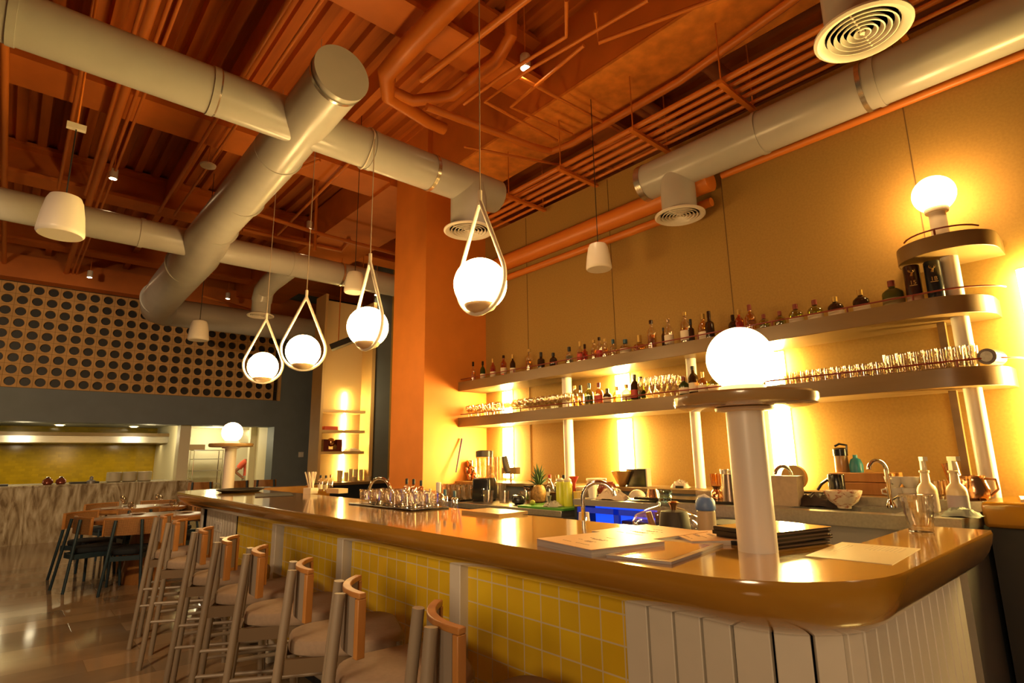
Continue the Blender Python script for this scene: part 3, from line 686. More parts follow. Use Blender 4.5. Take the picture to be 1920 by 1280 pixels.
MB().lathe([(.062, 0), (.066, .012), (.066, .028), (.05, .03)], seg=28).build('collar', WHITE, t)
MB().sphere((0, 0, .125), .118, 36, 22, z0=-.84).build('globe', GLOBE, t)
for (y, zs, lab) in ((5.15, ((1.15, 1.74), (1.885, 2.18)), 'lit vertical light tube on the tan wall nearest the column'), (3.42, ((1.15, 1.74), (1.885, 2.18)), 'lit vertical light tube on the tan wall between the first two shelf posts'), (1.93, ((1.15, 1.74), (1.885, 2.18)), 'lit vertical light tube on the tan wall behind the near bar lamp'), (.345, ((1.20, 2.47),), 'lit vertical light tube on the tan wall at the right picture edge')):
    t = thing('wall_light_tube', lab, 'wall light', (4.45, y, 0), 0, 'vertical light tubes on the tan wall')
    for a, b in zs:
        MB().loops([[(-.022 * math.cos(q * PI / 6) + .01, .08 * math.sin(q * PI / 6), z) for q in range(12)] for z in (a + .01, b - .01)], smooth=True).build('tube', STRIP, t)  # section widened so the tube also stands in for the glow beside it
        MB().box(.034, .048, -.075, .075, a, b).build('backplate', WHITE, t)

# ================================================================== BOTTLES
def prof(kind, R, H):
    if kind == 'tall': return [(R * .9, 0), (R, .01), (R, H * .60), (R * .85, H * .66), (R * .38, H * .76), (R * .34, H * .93), (R * .38, H * .94), (R * .38, H * .95)]
    if kind == 'round': return [(R * .85, 0), (R, H * .05), (R, H * .50), (R * .93, H * .58), (R * .62, H * .67), (R * .30, H * .73), (R * .28, H * .86), (R * .32, H * .88)]
    if kind == 'ball': return [(R * .5, 0), (R * .9, H * .12), (R, H * .28), (R * .85, H * .45), (R * .35, H * .56), (R * .28, H * .68), (R * .34, H * .70)]
    return [(R * .95, 0), (R, .006), (R, H * .55), (R * .9, H * .60), (R * .4, H * .66), (R * .36, H * .84), (R * .36, H * .86)]
def bottle(x, y, z, H, R, kind, glassm, capm, lab, group, label=None, flat=1., liquid=None, band=(.12, .42)):
    pr = prof(kind, R, H)
    o = MB().lathe(pr, seg=20, sx=flat).build('bottle', glassm); o.location = (x, y, z); tag(o, lab, 'bottle', group)
    zt = pr[-1][1]; rt = pr[-1][0]
    if capm: MB().lathe([(rt + .002, zt - .02), (rt + .002, H - .003), (rt * .8, H)], seg=14).build('cap', capm, o)
    if label: MB().lathe([(R * 1.012, H * band[0]), (R * 1.012, H * band[1])], seg=20, sx=flat, caps=False).build('label', label, o)
    if liquid: MB().lathe([(R * .9, .006), (R * .93, .012), (R * .93, H * .5)], seg=16, sx=flat).build('liquor', liquid, o)
    return o
UG = 'bottles on the upper bar shelf'; LG = 'bottles on the lower bar shelf'
ub = [ # px, top py, kind, radius, glass, cap, label, liquid, text
 (887, 678, 'box', .032, CLEAR, DBROWN, None, GOLDG, 'clear bottle with dark cap, first at the column end of the upper shelf'),
 (905, 677, 'round', .036, DGREEN, DBROWN, PAPER, None, 'dark green bottle with white label, second from the column on the upper shelf'),
 (924, 672, 'round', .038, PINKG, GOLDC, PAPER, REDL, 'deep red liquor bottle with cream label, third from the column on the upper shelf'),
 (944, 666, 'tall', .036, PINKG, DBROWN, PAPER, PINKG, 'pinkish red tall bottle with dark cap, upper shelf near the column'),
 (961, 664, 'round', .036, DBROWN, GOLDC, PAPER, None, 'dark bottle with gold cap and white label on the upper shelf'),
 (992, 654, 'tall', .040, CLEAR, GOLDC, None, GOLDG, 'clear bottle with tall gold cap in front of the second wall seam'),
 (1014, 660, 'box', .040, DBROWN, DARK, None, None, 'black straight sided bottle, upper shelf, left of the round black one'),
 (1037, 661, 'round', .045, DBROWN, DARK, None, None, 'black broad shouldered bottle on the upper shelf'),
 (1067, 650, 'box', .042, CLEAR, DARK, None, BLUEG, 'clear bottle with black pouring spout on the upper shelf'),
 (1087, 640, 'box', .034, CLEAR, GOLDC, REDL, PINKG, 'clear bottle of pink liquor, left one of the pink pair'),
 (1096, 645, 'box', .030, PINKG, DBROWN, None, PINKG, 'pink bottle with dark cap, right one of the pink pair'),
 (1113, 637, 'tall', .032, CLEAR, GOLDC, None, GOLDG, 'clear narrow bottle left of the brown capped bottle'),
 (1123, 632, 'tall', .032, CLEAR, DBROWN, REDL, None, 'clear bottle with brown cap and red label on the upper shelf'),
 (1134, 635, 'tall', .034, CLEAR, GOLDC, None, GOLDG, 'clear bottle with pale cap right of the brown capped bottle'),
 (1149, 636, 'box', .036, CLEAR, BLUECAP, None, CLEAR, 'clear bottle with blue cap by the glint on the upper shelf'),
 (1172, 636, 'box', .052, CLEAR, BLUECAP, PAPER, GOLDG, 'wide squat bottle with blue cap on the upper shelf'),
 (1198, 628, 'ball', .058, AMBER, GOLDC, None, None, 'round decanter of amber liquor with ball stopper'),
 (1220, 600, 'tall', .042, CLEAR, DBROWN, None, AMBER, 'tall clear bottle with dark cap and amber liquor'),
 (1243, 614, 'tall', .018, DBROWN, DARK, None, None, 'slim black miniature bottle left of a tall clear bottle'),
 (1252, 597, 'tall', .040, CLEAR, CLEAR, PAPER, None, 'tall clear bottle with long neck and grey label'),
 (1283, 585, 'tall', .046, CLEAR, GOLDC, PAPER, GOLDG, 'tall bottle with gold cap and white pattern label'),
 (1294, 598, 'box', .026, DBROWN, DARK, None, None, 'dark slim bottle half hidden behind the gold capped bottle'),
 (1317, 588, 'round', .046, GOLDG, GOLDC, PAPER, None, 'pale gold bottle with cream label left of the bar globe'),
 (1328, 583, 'box', .036, DBROWN, DBROWN, None, None, 'dark brown bottle just left of the bar globe on the upper shelf'),
 (1373, 590, 'round', .038, DBROWN, DBROWN, None, None, 'dark bottle just showing above the bar globe'),
 (1384, 580, 'round', .036, PINKG, GOLDC, None, REDL, 'pink bottle with gold cap above the bar globe'),
 (1404, 571, 'round', .042, AMBER, REDC, None, None, 'gold amber bottle with red cap above the bar globe'),
 (1431, 589, 'round', .038, GREENG, REDC, None, None, 'small green bottle with red cap, left of the small pair'),
 (1461, 583, 'round', .038, GREENG, REDC, None, None, 'small green bottle with red cap, right of the small pair'),
 (1490, 570, 'round', .050, GREENG, REDC, PAPER, None, 'large green bottle with red cap and cream label, left of the large pair'),
 (1526, 562, 'round', .052, GREENG, REDC, PAPER, None, 'large green bottle with red cap and cream label, right of the large pair'),
 (1564, 556, 'round', .050, DBROWN, GOLDC, PAPER, None, 'black liqueur bottle with oval white label, left of the two'),
 (1611, 543, 'round', .050, DBROWN, GOLDC, PAPER, None, 'black liqueur bottle with oval white label, right of the two'),
 (1670, 526, 'round', .062, mat('olive bottle', (.06, .06, .012), .08), REDC, mat('dull gold label', (.25, .18, .06), .5), None, 'broad olive green bottle with dark red cap beside the tubes')]
for px, py, kd, R, gm, cm_, lb, lq, txt in ub:
    p = onx(px, py, 4.2); bottle(4.2, p.y, UZ, p.z - UZ, R, kd, gm, cm_, txt, UG, lb, .8 if kd == 'round' else 1., lq, (.06, .34) if kd == 'round' else (.12, .42))
lb_ = [
 (1077, 723, 'tall', .036, CLEAR, GOLDC, None, GOLDG, 'clear bottle at the left of the lower shelf bottle row'),
 (1088, 722, 'box', .040, CLEAR, DARK, None, GOLDG, 'clear bottle with black cap before the white post'),
 (1104, 718, 'round', .048, GREENG, DGREEN, DGREEN, None, 'green bottle with dark green label on the lower shelf'),
 (1122, 717, 'round', .046, AMBER, REDC, REDL, None, 'amber bottle with red label on the lower shelf'),
 (1138, 728, 'round', .044, DBROWN, DBROWN, PAPER, None, 'dark squat bottle with round cream label on the lower shelf'),
 (1156, 724, 'round', .042, GOLDG, GOLDC, None, GOLDG, 'pale yellow bottle in front of the glowing tube'),
 (1174, 720, 'round', .050, GREENG, GOLDC, PAPER, None, 'yellow green bottle with cream label on the lower shelf'),
 (1189, 702, 'tall', .040, DBROWN, DBROWN, REDL, None, 'tall dark wine bottle with red label on the lower shelf'),
 (1201, 706, 'tall', .036, GREENG, DBROWN, DGREEN, None, 'tall yellow green bottle with dark neck on the lower shelf'),
 (1281, 705, 'round', .046, DGREEN, REDC, PAPER, None, 'dark green bottle with brown cap right of the flutes'),
 (1298, 686, 'tall', .040, DBROWN, DARK, PAPER, None, 'tallest dark bottle with white label on the lower shelf'),
 (1316, 697, 'round', .042, AMBER, GOLDC, PAPER, None, 'orange liquor bottle with cream label on the lower shelf'),
 (1337, 700, 'round', .050, GREENG, GOLDC, PAPER, None, 'green bottle left against the near bar globe, lower shelf')]
for px, py, kd, R, gm, cm_, lb, lq, txt in lb_:
    p = onx(px, py, 4.19); bottle(4.19, p.y, LZ, max(.12, p.z - LZ), R, kd, gm, cm_, txt, LG, lb, .8 if kd == 'round' else 1., lq)
# presentation tubes with stag emblem and number
def text(s, size, loc, rot, parent, mt, name='lettering'):
    c = bpy.data.curves.new(name, 'FONT'); c.body = s; c.size = size; c.align_x = 'CENTER'; c.align_y = 'CENTER'; c.extrude = .0003
    tmp = bpy.data.objects.new(name, c); COL.objects.link(tmp); bpy.context.view_layer.update()
    me = bpy.data.meshes.new_from_object(tmp.evaluated_get(bpy.context.evaluated_depsgraph_get())); bpy.data.objects.remove(tmp); bpy.data.curves.remove(c)
    me.materials.clear(); me.materials.append(mt); o = bpy.data.objects.new(name, me); COL.objects.link(o); o.parent = parent; o.location = loc; o.rotation_euler = rot; return o
def tube_box(px, py, num, body, foot, lab):
    p = onx(px, py, 4.19); t = thing('bottle_tube', lab, 'bottle tube', (4.19, p.y, UZ), 0, 'numbered presentation tubes on the upper shelf')
    H = p.z - UZ; R = .045
    MB().lathe([(R, .052), (R, H - .006), (R - .004, H)], seg=32).build('tube', body, t)
    MB().lathe([(R, 0), (R, .052)], seg=32).build('foot_band', foot, t)
    fa = math.atan2(-p.y, -4.19); d = Vector((math.cos(fa), math.sin(fa), 0)); rt = Vector((-d.y, d.x, 0))
    rot = (PI / 2, 0, math.atan2(rt.y, rt.x)); gm = GOLDC
    text(num, .036, d * (R + .002) + Vector((0, 0, H * .52)), rot, t, gm, 'number')
    e = MB(); c = d * (R + .001) + Vector((0, 0, H * .76))
    def q(u, v): return c + rt * u + Vector((0, 0, v))
    e.tube([q(-.004, -.016), q(0, 0), q(.003, .006)], [.007, .005, .003], 6)     # head and neck
    for s_ in (-1, 1): e.tube([q(0, .005), q(s_ * .010, .010), q(s_ * .017, .016), q(s_ * .015, .026)], .0017, 5); e.tube([q(s_ * .011, .011), q(s_ * .008, .020)], .0014, 5)
    e.build('emblem', gm, t)
    MB().add([q(-.02, -.075 - .0), q(.02, -.075), q(.02, -.079), q(-.02, -.079)], [(0, 1, 2, 3)]).build('fine_print', gm, t)
tube_box(1707, 499, '15', mat('dark brown tube', (.035, .012, .008), .25), mat('tan tube band', (.45, .28, .18), .5), 'dark brown bottle tube with stag emblem and number 15')
tube_box(1746, 491, '18', mat('dark blue tube', (.008, .012, .02), .25), mat('dark blue tube', (.008, .012, .02), .25), 'near black bottle tube with stag emblem and number 18')

# glasses on the lower shelf
def many(name, prf, spots_, lab, cat, group, z, mt=CLEAR, seg=14):
    o0 = None
    for i, (x, y) in enumerate(spots_):
        if o0 is None: o0 = MB().lathe(prf, seg=seg, caps=False).build(name, mt); o = o0
        else: o = o0.copy(); COL.objects.link(o)
        tag(o, lab, cat, group); o.location = (x, y, z); o.rotation_euler.z = random.random() * 6
many('wine_glass', [(.032, 0), (.032, .003), (.004, .008), (.0035, .055), (.012, .065), (.036, .09), (.040, .115), (.034, .142), (.032, .142), (.037, .115), (.034, .092), (.006, .069)],
     [(x + (k % 2) * .03, 3.84 + k * .088) for k in range(20) for x in (4.13, 4.24, 4.34)], 'clear balloon wine glass standing in the dense rows on the lower shelf', 'wine glass', 'wine glasses on the lower shelf', LZ)
many('champagne_flute', [(.026, 0), (.026, .003), (.004, .008), (.0035, .06), (.018, .08), (.025, .12), (.022, .19), (.020, .19), (.023, .12), (.016, .083), (.003, .068)],
     [(x, 2.66 + k * .062) for k in range(6) for x in (4.13, 4.22, 4.31)], 'clear flute glass grouped between bottles on the lower shelf', 'flute glass', 'flutes on the lower shelf', LZ)
TUMB = [(.030, 0), (.034, .004), (.037, .085), (.035, .085), (.031, .010), (.0001, .010)]
many('tumbler', TUMB, [(x, 1.14 + k * .078) for k in range(9) for x in (4.13, 4.22, 4.31)], 'short clear tumbler in the rows right of the near globe', 'tumbler', 'short tumblers on the lower shelf', LZ)
many('highball_glass', [(.026, 0), (.028, .004), (.031, .125), (.029, .125), (.026, .01), (.0001, .01)], [(x, .66 + k * .068) for k in range(7) for x in (4.13, 4.20)],
     'tall clear highball glass at the right end of the lower shelf', 'highball glass', 'tall highballs on the lower shelf', LZ)
j = tag(MB().tube([(4.12, .585, LZ + .046), (4.26, .56, LZ + .046)], .046, 24).build('glass_jar', mat('smoky glass', (.22, .19, .18), .1)), 'dark glass jar lying on its side at the shelf end', 'jar', None)
MB().tube([(4.112, .586, LZ + .046), (4.121, .5845, LZ + .046)], .03, 20).build('lid', STEEL, j)

# ================================================================== BACK BAR
XB = 3.45; ZL, ZM, ZR = .96, 1.06, 1.075
yA = onx(1052, 950, XB).y; yB = onx(1102, 940, XB).y; yC = onx(1232, 955, XB).y; yD = onx(1800, 963, XB).y
t = thing('undercounter_fridge', 'long steel topped undercounter fridge nearest the column', 'fridge', (0, 0, 0))
MB().box(XB, 4.07, yA, 5.55, ZL - .05, ZL).build('top', STEEL, t, bevel=.004)
MB().box(XB + .03, 4.07, yA + .01, 5.55, 0.08, ZL - .05).build('body', STEELD, t)
for a, b in ((yA + .03, yA + .55), (yA + .58, yA + 1.1), (yA + 1.13, 5.5)):
    dr = MB().box(XB + .01, XB + .03, a, b, .12, ZL - .14).build('door', STEELD, t, bevel=.004); MB().box(XB - .002, XB + .012, a + .02, b - .02, ZL - .165, ZL - .15).build('handle', STEEL, dr)
t = thing('glass_front_fridge', 'bottle fridge glowing blue inside under the back counter', 'fridge', (0, 0, 0))
MB().box(XB + .02, 4.07, yC + .01, yA - .12, ZM - .045, ZM).build('top', STEELD, t)
MB().box(XB + .03, 4.07, yC + .01, yC + .04, .1, ZM - .06).box(XB + .03, 4.07, yA - .15, yA - .12, .1, ZM - .06).build('side', NAVY, t)
MB().box(XB + .25, XB + .27, yC + .04, yA - .15, .1, ZM - .045).build('liner', BLUEE, t)
MB().box(XB + .04, XB + .25, yC + .04, yA - .15, .60, .62).box(XB + .04, XB + .25, yC + .04, yA - .15, .10, .12).build('shelf', mat('fridge wire', (.05, .08, .35), .4), t)
MB().box(XB + .03, XB + .055, (yA + yC) / 2 - .10, (yA + yC) / 2 - .05, .1, ZM - .06).box(XB + .03, XB + .055, yC + .04, yA - .15, ZM - .10, ZM - .06).build('door_frame', mat('fridge frame', (.02, .04, .25), .3, emit=(.01, .05, .9), es=.25), t)  # weak emission on the frame imitates blue light from the lit inside
MB().box(XB + .06, XB + .24, yC + .06, (yA + yC) / 2 - .10, .12, ZM - .14).build('dark_rack', mat('bottle stock', (.03, .01, .06), .4), t)
t = thing('sink_counter', 'stainless steel bar sink counter with two basins in front of the ledge', 'sink counter', (0, 0, 0))
y1, y2, y3 = yD + .38, yD + .95, yD + 1.0
MB().box(XB, XB + .10, yD, yC, ZR - .07, ZR).box(XB + .46, 4.02, yD, yC, ZR - .07, ZR).box(XB + .1, XB + .46, yD, yD + .30, ZR - .07, ZR).box(XB + .1, XB + .46, yD + .86, yD + .98, ZR - .07, ZR).box(XB + .1, XB + .46, yD + 1.30, yC, ZR - .07, ZR).build('top', STEEL, t)
MB().box(XB + .1, XB + .46, yD + .30, yD + 1.30, ZR - .30, ZR - .28).box(XB + .1, XB + .11, yD + .3, yD + 1.3, ZR - .28, ZR).box(XB + .45, XB + .46, yD + .3, yD + 1.3, ZR - .28, ZR - .01).build('basin', STEEL, t)
MB().box(3.96, 4.02, yD, yC, ZR, 1.125).build('backsplash', STEEL, t)
MB().box(XB + .04, 4.02, yD + .02, yC, .05, ZR - .07).build('cabinet', STEELD, t)
for y in (yD + .9, yD + 1.05, yD + 1.6): MB().box(XB + .032, XB + .042, y - .004, y + .004, .05, ZR - .07).build('seam', DARK, t)
t = thing('underbar_station', 'steel working shelf on the inner side of the bar', 'work shelf', (0, 0, 0))
MB().box(2.14, 2.72, 1.0, 6.2, .96, 1.0).build('top', STEEL, t); MB().box(2.14, 2.20, 1.0, 6.2, 0, .96).build('body', STEELD, t)
def faucet(x, y, z, h, r, out, lab, a=0.):
    t = thing('faucet', lab, 'faucet', (x, y, z), a)
    pts = [(0, 0, 0), (0, 0, h - r)] + [(r - r * math.cos(b), 0, h - r + r * math.sin(b)) for b in [PI * .95 * i / 14 for i in range(1, 15)]]
    MB().tube(pts, .012, 12).build('spout', CHROME, t)
    MB().lathe([(.028, 0), (.028, .015), (.016, .04), (.013, .05)], seg=20).build('base', CHROME, t)
    MB().tube([(0, .02, .05), (0, .06, .07)], .006, 8).build('lever', CHROME, t)
q = onx(1093, 945, 2.34); faucet(2.34, q.y, 1.0, .26, .085, 0, 'chrome gooseneck faucet rising behind the middle of the bar', math.radians(-60))
q = onx(692, 920, 2.34); faucet(2.34, q.y, 1.0, .24, .115, 0, 'chrome gooseneck faucet behind the tray of crystal glasses', math.radians(-70))
q = onx(1497, 930, 3.97); faucet(3.90, q.y, ZR, .235, .06, 0, 'dark chrome gooseneck faucet by the left sink basin', math.radians(150))
q = onx(1677, 935, 3.97); faucet(3.90, q.y, ZR, .27, .06, 0, 'chrome gooseneck faucet by the right sink basin', math.radians(150))

def place(px, x, z, dy=0.): q = onx(px, 900, x); return (x, q.y + dy, z)
def item(name, parts, lab, cat, loc, rz=0., group=None):
    """parts: (name, mesh builder, material); one part makes a plain object"""
    if len(parts) == 1:
        o = parts[0][1].build(name, parts[0][2]); tag(o, lab, cat, group); o.location = loc; o.rotation_euler = (0, 0, rz); return o
    t = thing(name, lab, cat, loc, rz, group)
    for n, mb, mt in parts: mb.build(n, mt, t)
    return t
# left end: bar mat, rack of glasses, copper mugs
loc = place(868, 3.72, ZL)
item('bar_mat', [('mat', MB().box(-.22, .24, -.24, .40, 0, .02), BLACK)], 'black rubber mat under the rack of small glasses', 'mat', loc)
g0 = None
HB = [(.024, 0), (.026, .004), (.030, .14), (.028, .14), (.024, .012), (.0001, .012)]
for i in range(4):
    for k_ in range(6):
        o = MB().lathe(HB, seg=14, caps=False).build('highball_glass', CLEAR) if g0 is None else g0.copy()
        if g0 is None: g0 = o
        else: COL.objects.link(o)
        tag(o, 'clear highball glass turned up on the black rubber mat', 'highball glass', 'highballs on the rubber mat'); o.location = (loc[0] - .15 + i * .085, loc[1] - .22 + k_ * .09, ZL + .02)
MUG = [(.030, 0), (.040, .008), (.046, .04), (.044, .075), (.042, .078), (.040, .072), (.042, .04), (.036, .012), (.0001, .01)]
m0 = None
for (u, v, lab) in ((-1, 0, 'left mug of the bottom row'), (0, 0, 'middle mug of the bottom row'), (1, 0, 'right mug of the bottom row'), (-.5, 1, 'left mug of the middle row'), (.5, 1, 'right mug of the middle row'), (0, 2, 'top mug')):
    lab = 'shiny copper mug, %s in the small pyramid by the column' % lab
    if m0 is None:
        m0 = thing('copper_mug', lab, 'mug', (0, 0, 0), 0, 'copper mug pyramid'); MB().lathe(MUG, seg=22, caps=False).build('cup', COPPER, m0)
        MB().tube([(0, .043, .062), (0, .068, .058), (0, .072, .04), (0, .062, .022), (0, .043, .018)], .005, 8).build('handle', COPPER, m0); o = m0
        o.location = place(882, 4.2, KZ + v * .08, -u * .11)
    else: o = dup(m0, place(882, 4.2, KZ + v * .08, -u * .11), 0, lab)
q0 = ony(855, 885, 5.50); q1 = ony(866, 822, 5.57)
tag(MB().tube([q0, q1], [.008, .012], 8).build('drinking_straw_tube', mat('violet rod', (.05, .02, .08), .4)), 'thin dark violet rod leaning on the orange column', 'rod')
# juicer
loc = place(908, 3.72, ZL)
item('cold_press_juicer', [('motor_base', MB().loops([[(a * s_, b * s_, z) for a, b in ring_poly([(-.10, -.10), (.10, -.10), (.10, .10), (-.10, .10)], .03, 3)] for s_, z in ((1, .015), (1.02, .03), (.98, .21), (.90, .23))]), BLACK),
     ('foot', MB().box(-.09, -.06, -.09, .09, 0, .02).box(.06, .09, -.09, .09, 0, .02), BLACK),
     ('jar', MB().lathe([(.075, .23), (.080, .25), (.085, .44), (.083, .44), (.07, .24)], seg=24, caps=False), CLEAR), ('lid', MB().lathe([(.087, .44), (.088, .50), (.06, .51)], seg=24), mat('smoke lid', (.10, .08, .06), .2)),
     ('knob', MB().lathe([(.016, 0), (.014, .012)], (-.108, -.03, .12), 12).lathe([(.016, 0), (.014, .012)], (-.108, -.03, .06), 12), CHROME)],
     'black blender with tall clear jar and smoky lid, tallest machine on the back counter', 'blender', loc, .5)
loc = place(938, 3.93, ZL)
item('juice_pitcher', [('jar', MB().lathe([(.055, 0), (.06, .02), (.07, .44), (.068, .44), (.055, .02)], seg=22, caps=False), CLEAR), ('spout', MB().tube([(0, -.07, .44), (0, -.10, .34), (0, -.13, .28)], [.03, .035, .03], 12), mat('smoke lid', (.10, .08, .06), .2))], 'tall clear juicer column with smoky spout right of the black blender', 'juicer', loc)
loc = place(958, 4.15, KZ)
item('citrus_press', [('head', MB().box(-.03, .03, -.12, .12, .09, .16), mat('brass press', (.42, .27, .10), .35, metal=.4)), ('stem', MB().tube([(0, 0, 0), (0, 0, .10)], .012, 10), COPPER)], 'brass coloured flat headed citrus press in front of the glowing tube', 'citrus press', loc)
item('sugar_bowl', [('bowl', MB().lathe([(.035, 0), (.062, .02), (.066, .06), (.05, .085), (.02, .09), (.01, .10)], seg=22), BLACK)], 'small round black bowl with lid left of the pineapple', 'bowl', place(972, 3.66, ZL))
item('lidded_jug', [('jug', MB().lathe([(.05, 0), (.055, .01), (.05, .14), (.045, .15)], seg=20), AMBER), ('lid', MB().lathe([(.056, .15), (.056, .165)], seg=20), BLACK)], 'amber jug with flat black lid behind the pineapple', 'jug', place(992, 3.85, ZL))
for i, (px, x, lab) in enumerate(((945, 3.62, 'left of the black sugar bowl'), (985, 3.72, 'right of the black sugar bowl'), (915, 3.58, 'in front of the black blender'))):
    item('clear_tub', [('tub', MB().lathe([(.045, 0), (.055, .12), (.053, .12), (.043, .01), (.0001, .01)], seg=18, caps=False), CLEAR)], 'clear plastic tub on the steel top, ' + lab, 'tub', place(px, x, ZL), 0, 'clear tubs on the fridge top')
# pineapple
loc = place(1010, 3.88, ZL)
t = thing('pineapple', 'ripe pineapple with green crown standing on the steel top', 'pineapple', loc)
MB().lathe([(.03, 0), (.058, .02), (.068, .07), (.066, .12), (.05, .16), (.02, .175)], seg=24).build('fruit', mat('pineapple skin', (.36, .20, .05), .6, vary=.5, scale=45, bump=.8), t)
lf = MB()
for k_ in range(26):
    a = k_ * 2.4; h = .05 + .12 * (k_ / 26); sp = .10 * (1 - k_ / 34)
    b = Vector((.012 * math.cos(a), .012 * math.sin(a), .16 + k_ * .002)); tip = b + Vector((sp * math.cos(a), sp * math.sin(a), h)); md = b + Vector((sp * .45 * math.cos(a), sp * .45 * math.sin(a), h * .65))
    lf.tube([b, md, tip], [.010, .008, .0008], 5)
lf.build('crown', mat('pineapple leaf', (.05, .10, .025), .5), t)
# cutting board etc
loc = place(1035, 3.62, ZL)
item('cutting_board', [('board', MB().loops([[(a, b, z) for a, b in ring_poly([(-.17, -.28), (.17, -.28), (.17, .28), (-.17, .28)], .02, 3)] for z in (0, .018)]), mat('green board', (.06, .26, .03), .5))], 'green plastic cutting board on the steel top', 'cutting board', loc)
item('lime', [('lime', MB().sphere((0, 0, .022), .024, 16, 10, z0=-.98), mat('lime skin', (.35, .36, .03), .45))], 'cut lime lying on the left of the green cutting board', 'lime', (loc[0] - .08, loc[1] + .17, ZL + .018))
def crumple(w_, d_, h_, seed, n=12):
    random.seed(seed); g_ = []; mb = MB(); hh = [[random.random() for _ in range(n + 1)] for _ in range(n + 1)]
    for i in range(n + 1):
        for j_ in range(n + 1):
            u, v = i / n * 2 - 1, j_ / n * 2 - 1; e_ = max(0, 1 - (abs(u) ** 3 + abs(v) ** 3) * .9)
            g_.append((u * w_ / 2 * (1 + .1 * hh[i][j_]), v * d_ / 2 * (1 + .1 * hh[j_][i]), .002 + h_ * e_ * (.45 + .55 * hh[i][j_])))
    mb.add(g_, [(i * (n + 1) + j_, (i + 1) * (n + 1) + j_, (i + 1) * (n + 1) + j_ + 1, i * (n + 1) + j_ + 1) for i in range(n) for j_ in range(n)], True)
    mb.add([(-w_ / 2, -d_ / 2, 0), (w_ / 2, -d_ / 2, 0), (w_ / 2, d_ / 2, 0), (-w_ / 2, d_ / 2, 0)], [(0, 1, 2, 3)])
    return mb
item('wrapped_herbs', [('bundle', crumple(.12, .16, .05, 3), mat('grey wrap', (.35, .33, .26), .5))], 'crumpled clear wrap on the green cutting board', 'wrap', (loc[0] - .06, loc[1] - .06, ZL + .018))
for i, (px, c) in enumerate(((1031, REDL), (1045, GOLDC), (1057, DARK))):
    b = bottle(*place(px, 3.85, ZL), .27, .038, 'tall', CLEAR, c, ('clear bottle with red pourer behind the cutting board', 'clear bottle with gold pourer behind the cutting board', 'clear bottle with black pourer behind the lime juice bottles')[i], 'bottles with pourers behind the cutting board', PAPER if i == 0 else None)
for i, px in enumerate((1050, 1064)):
    t = thing('juice_bottle', ('left', 'right')[i] + ' one of two tall squeeze bottles of yellow lime juice', 'squeeze bottle', place(px, 3.66, ZL), 0, 'lime juice bottles')
    MB().lathe([(.036, 0), (.038, .01), (.038, .20), (.03, .22)], seg=20).build('bottle', LIMEG, t); MB().lathe([(.03, .22), (.034, .235), (.02, .25)], seg=18).build('cap', mat('milky cap', (.6, .5, .35), .4), t)
item('jigger', [('jigger', MB().lathe([(.020, 0), (.018, .045), (.006, .055), (.020, .11), (.018, .11), (.004, .058)], seg=16, caps=False), STEEL)], 'steel hourglass jigger before the dark jars', 'jigger', place(1029, 3.52, ZL + .0))
item('dark_jar', [('jar', MB().lathe([(.05, 0), (.052, .01), (.05, .11), (.04, .12)], seg=20), DBROWN)], 'dark jar behind the jigger', 'jar', place(1040, 3.75, ZL))
item('funnel', [('cone', MB().lathe([(.012, 0), (.014, .08), (.045, .14), (.043, .14), (.010, .08)], seg=20, caps=False), mat('red plastic', (.45, .04, .03), .4))], 'red plastic funnel right of the lime juice bottles', 'funnel', (place(1076, 3.8, ZL)[0], place(1076, 3.8, ZL)[1], ZL + .12))
item('white_tub', [('tub', MB().lathe([(.055, 0), (.062, .15), (.066, .155), (.064, .17)], seg=22), mat('milky tub', (.75, .62, .38), .4))], 'tall milky tub on the counter behind the red funnel', 'tub', place(1092, 3.9, ZL))
item('deli_tub', [('tub', MB().lathe([(.07, 0), (.085, .12), (.09, .125), (.088, .14)], seg=24), mat('clear tub film', (.72, .62, .42), .35))], 'wide translucent tub with lid left of the dark red pot', 'tub', place(1118, 3.95, ZM))
item('yellow_tub', [('tub', MB().lathe([(.045, 0), (.05, .13), (.048, .14)], seg=20), mat('yellow tub', (.65, .45, .08), .4))], 'yellow juice tub beside the lime juice bottles', 'tub', place(1085, 3.72, ZL))
item('paper_cups', [('cups', MB().lathe([(.030, 0), (.042, .11), (.044, .11), (.044, .12)], seg=18), WHITE)], 'white paper cup stack behind the gooseneck faucet', 'cups', place(1110, 3.62, ZM))
item('red_pot', [('pot', MB().lathe([(.05, 0), (.075, .02), (.085, .06), (.07, .10), (.055, .115), (.06, .12)], seg=26), mat('dark red glaze', (.16, .02, .012), .25))], 'dark red glazed pot in front of the ledge', 'pot', place(1137, 3.85, ZM))
item('copper_bowl', [('bowl', MB().lathe([(.03, 0), (.045, .02), (.08, .09), (.095, .13), (.092, .13), (.06, .05), (.0001, .02)], seg=28, caps=False), mat('brass bowl', (.55, .33, .12), .3, metal=.6))], 'brass bowl on the ledge before the second light tube', 'bowl', place(1167, 4.2, KZ))
item('card_reader_box', [('box', MB().box(-.04, .04, -.10, .10, 0, .15), BLACK), ('side', MB().box(-.03, .03, -.115, -.102, 0, .155), PAPER)], 'square black box standing on the ledge beside the brass bowl', 'box', place(1197, 4.25, KZ))
item('kitchen_towel', [('cloth', crumple(.14, .26, .09, 5), mat('cream towel', (.62, .50, .34), .85))], 'crumpled cream towel in front of the dark red pot', 'towel', place(1148, 3.6, ZM))
item('scoop', [('bowl', MB().sphere((0, 0, .005), .065, 22, 12, sz=.9, z0=0), mat('matt white scoop', (.55, .47, .36), .6))], 'upturned white bowl between towel and metal cup', 'bowl', place(1193, 3.66, ZR))
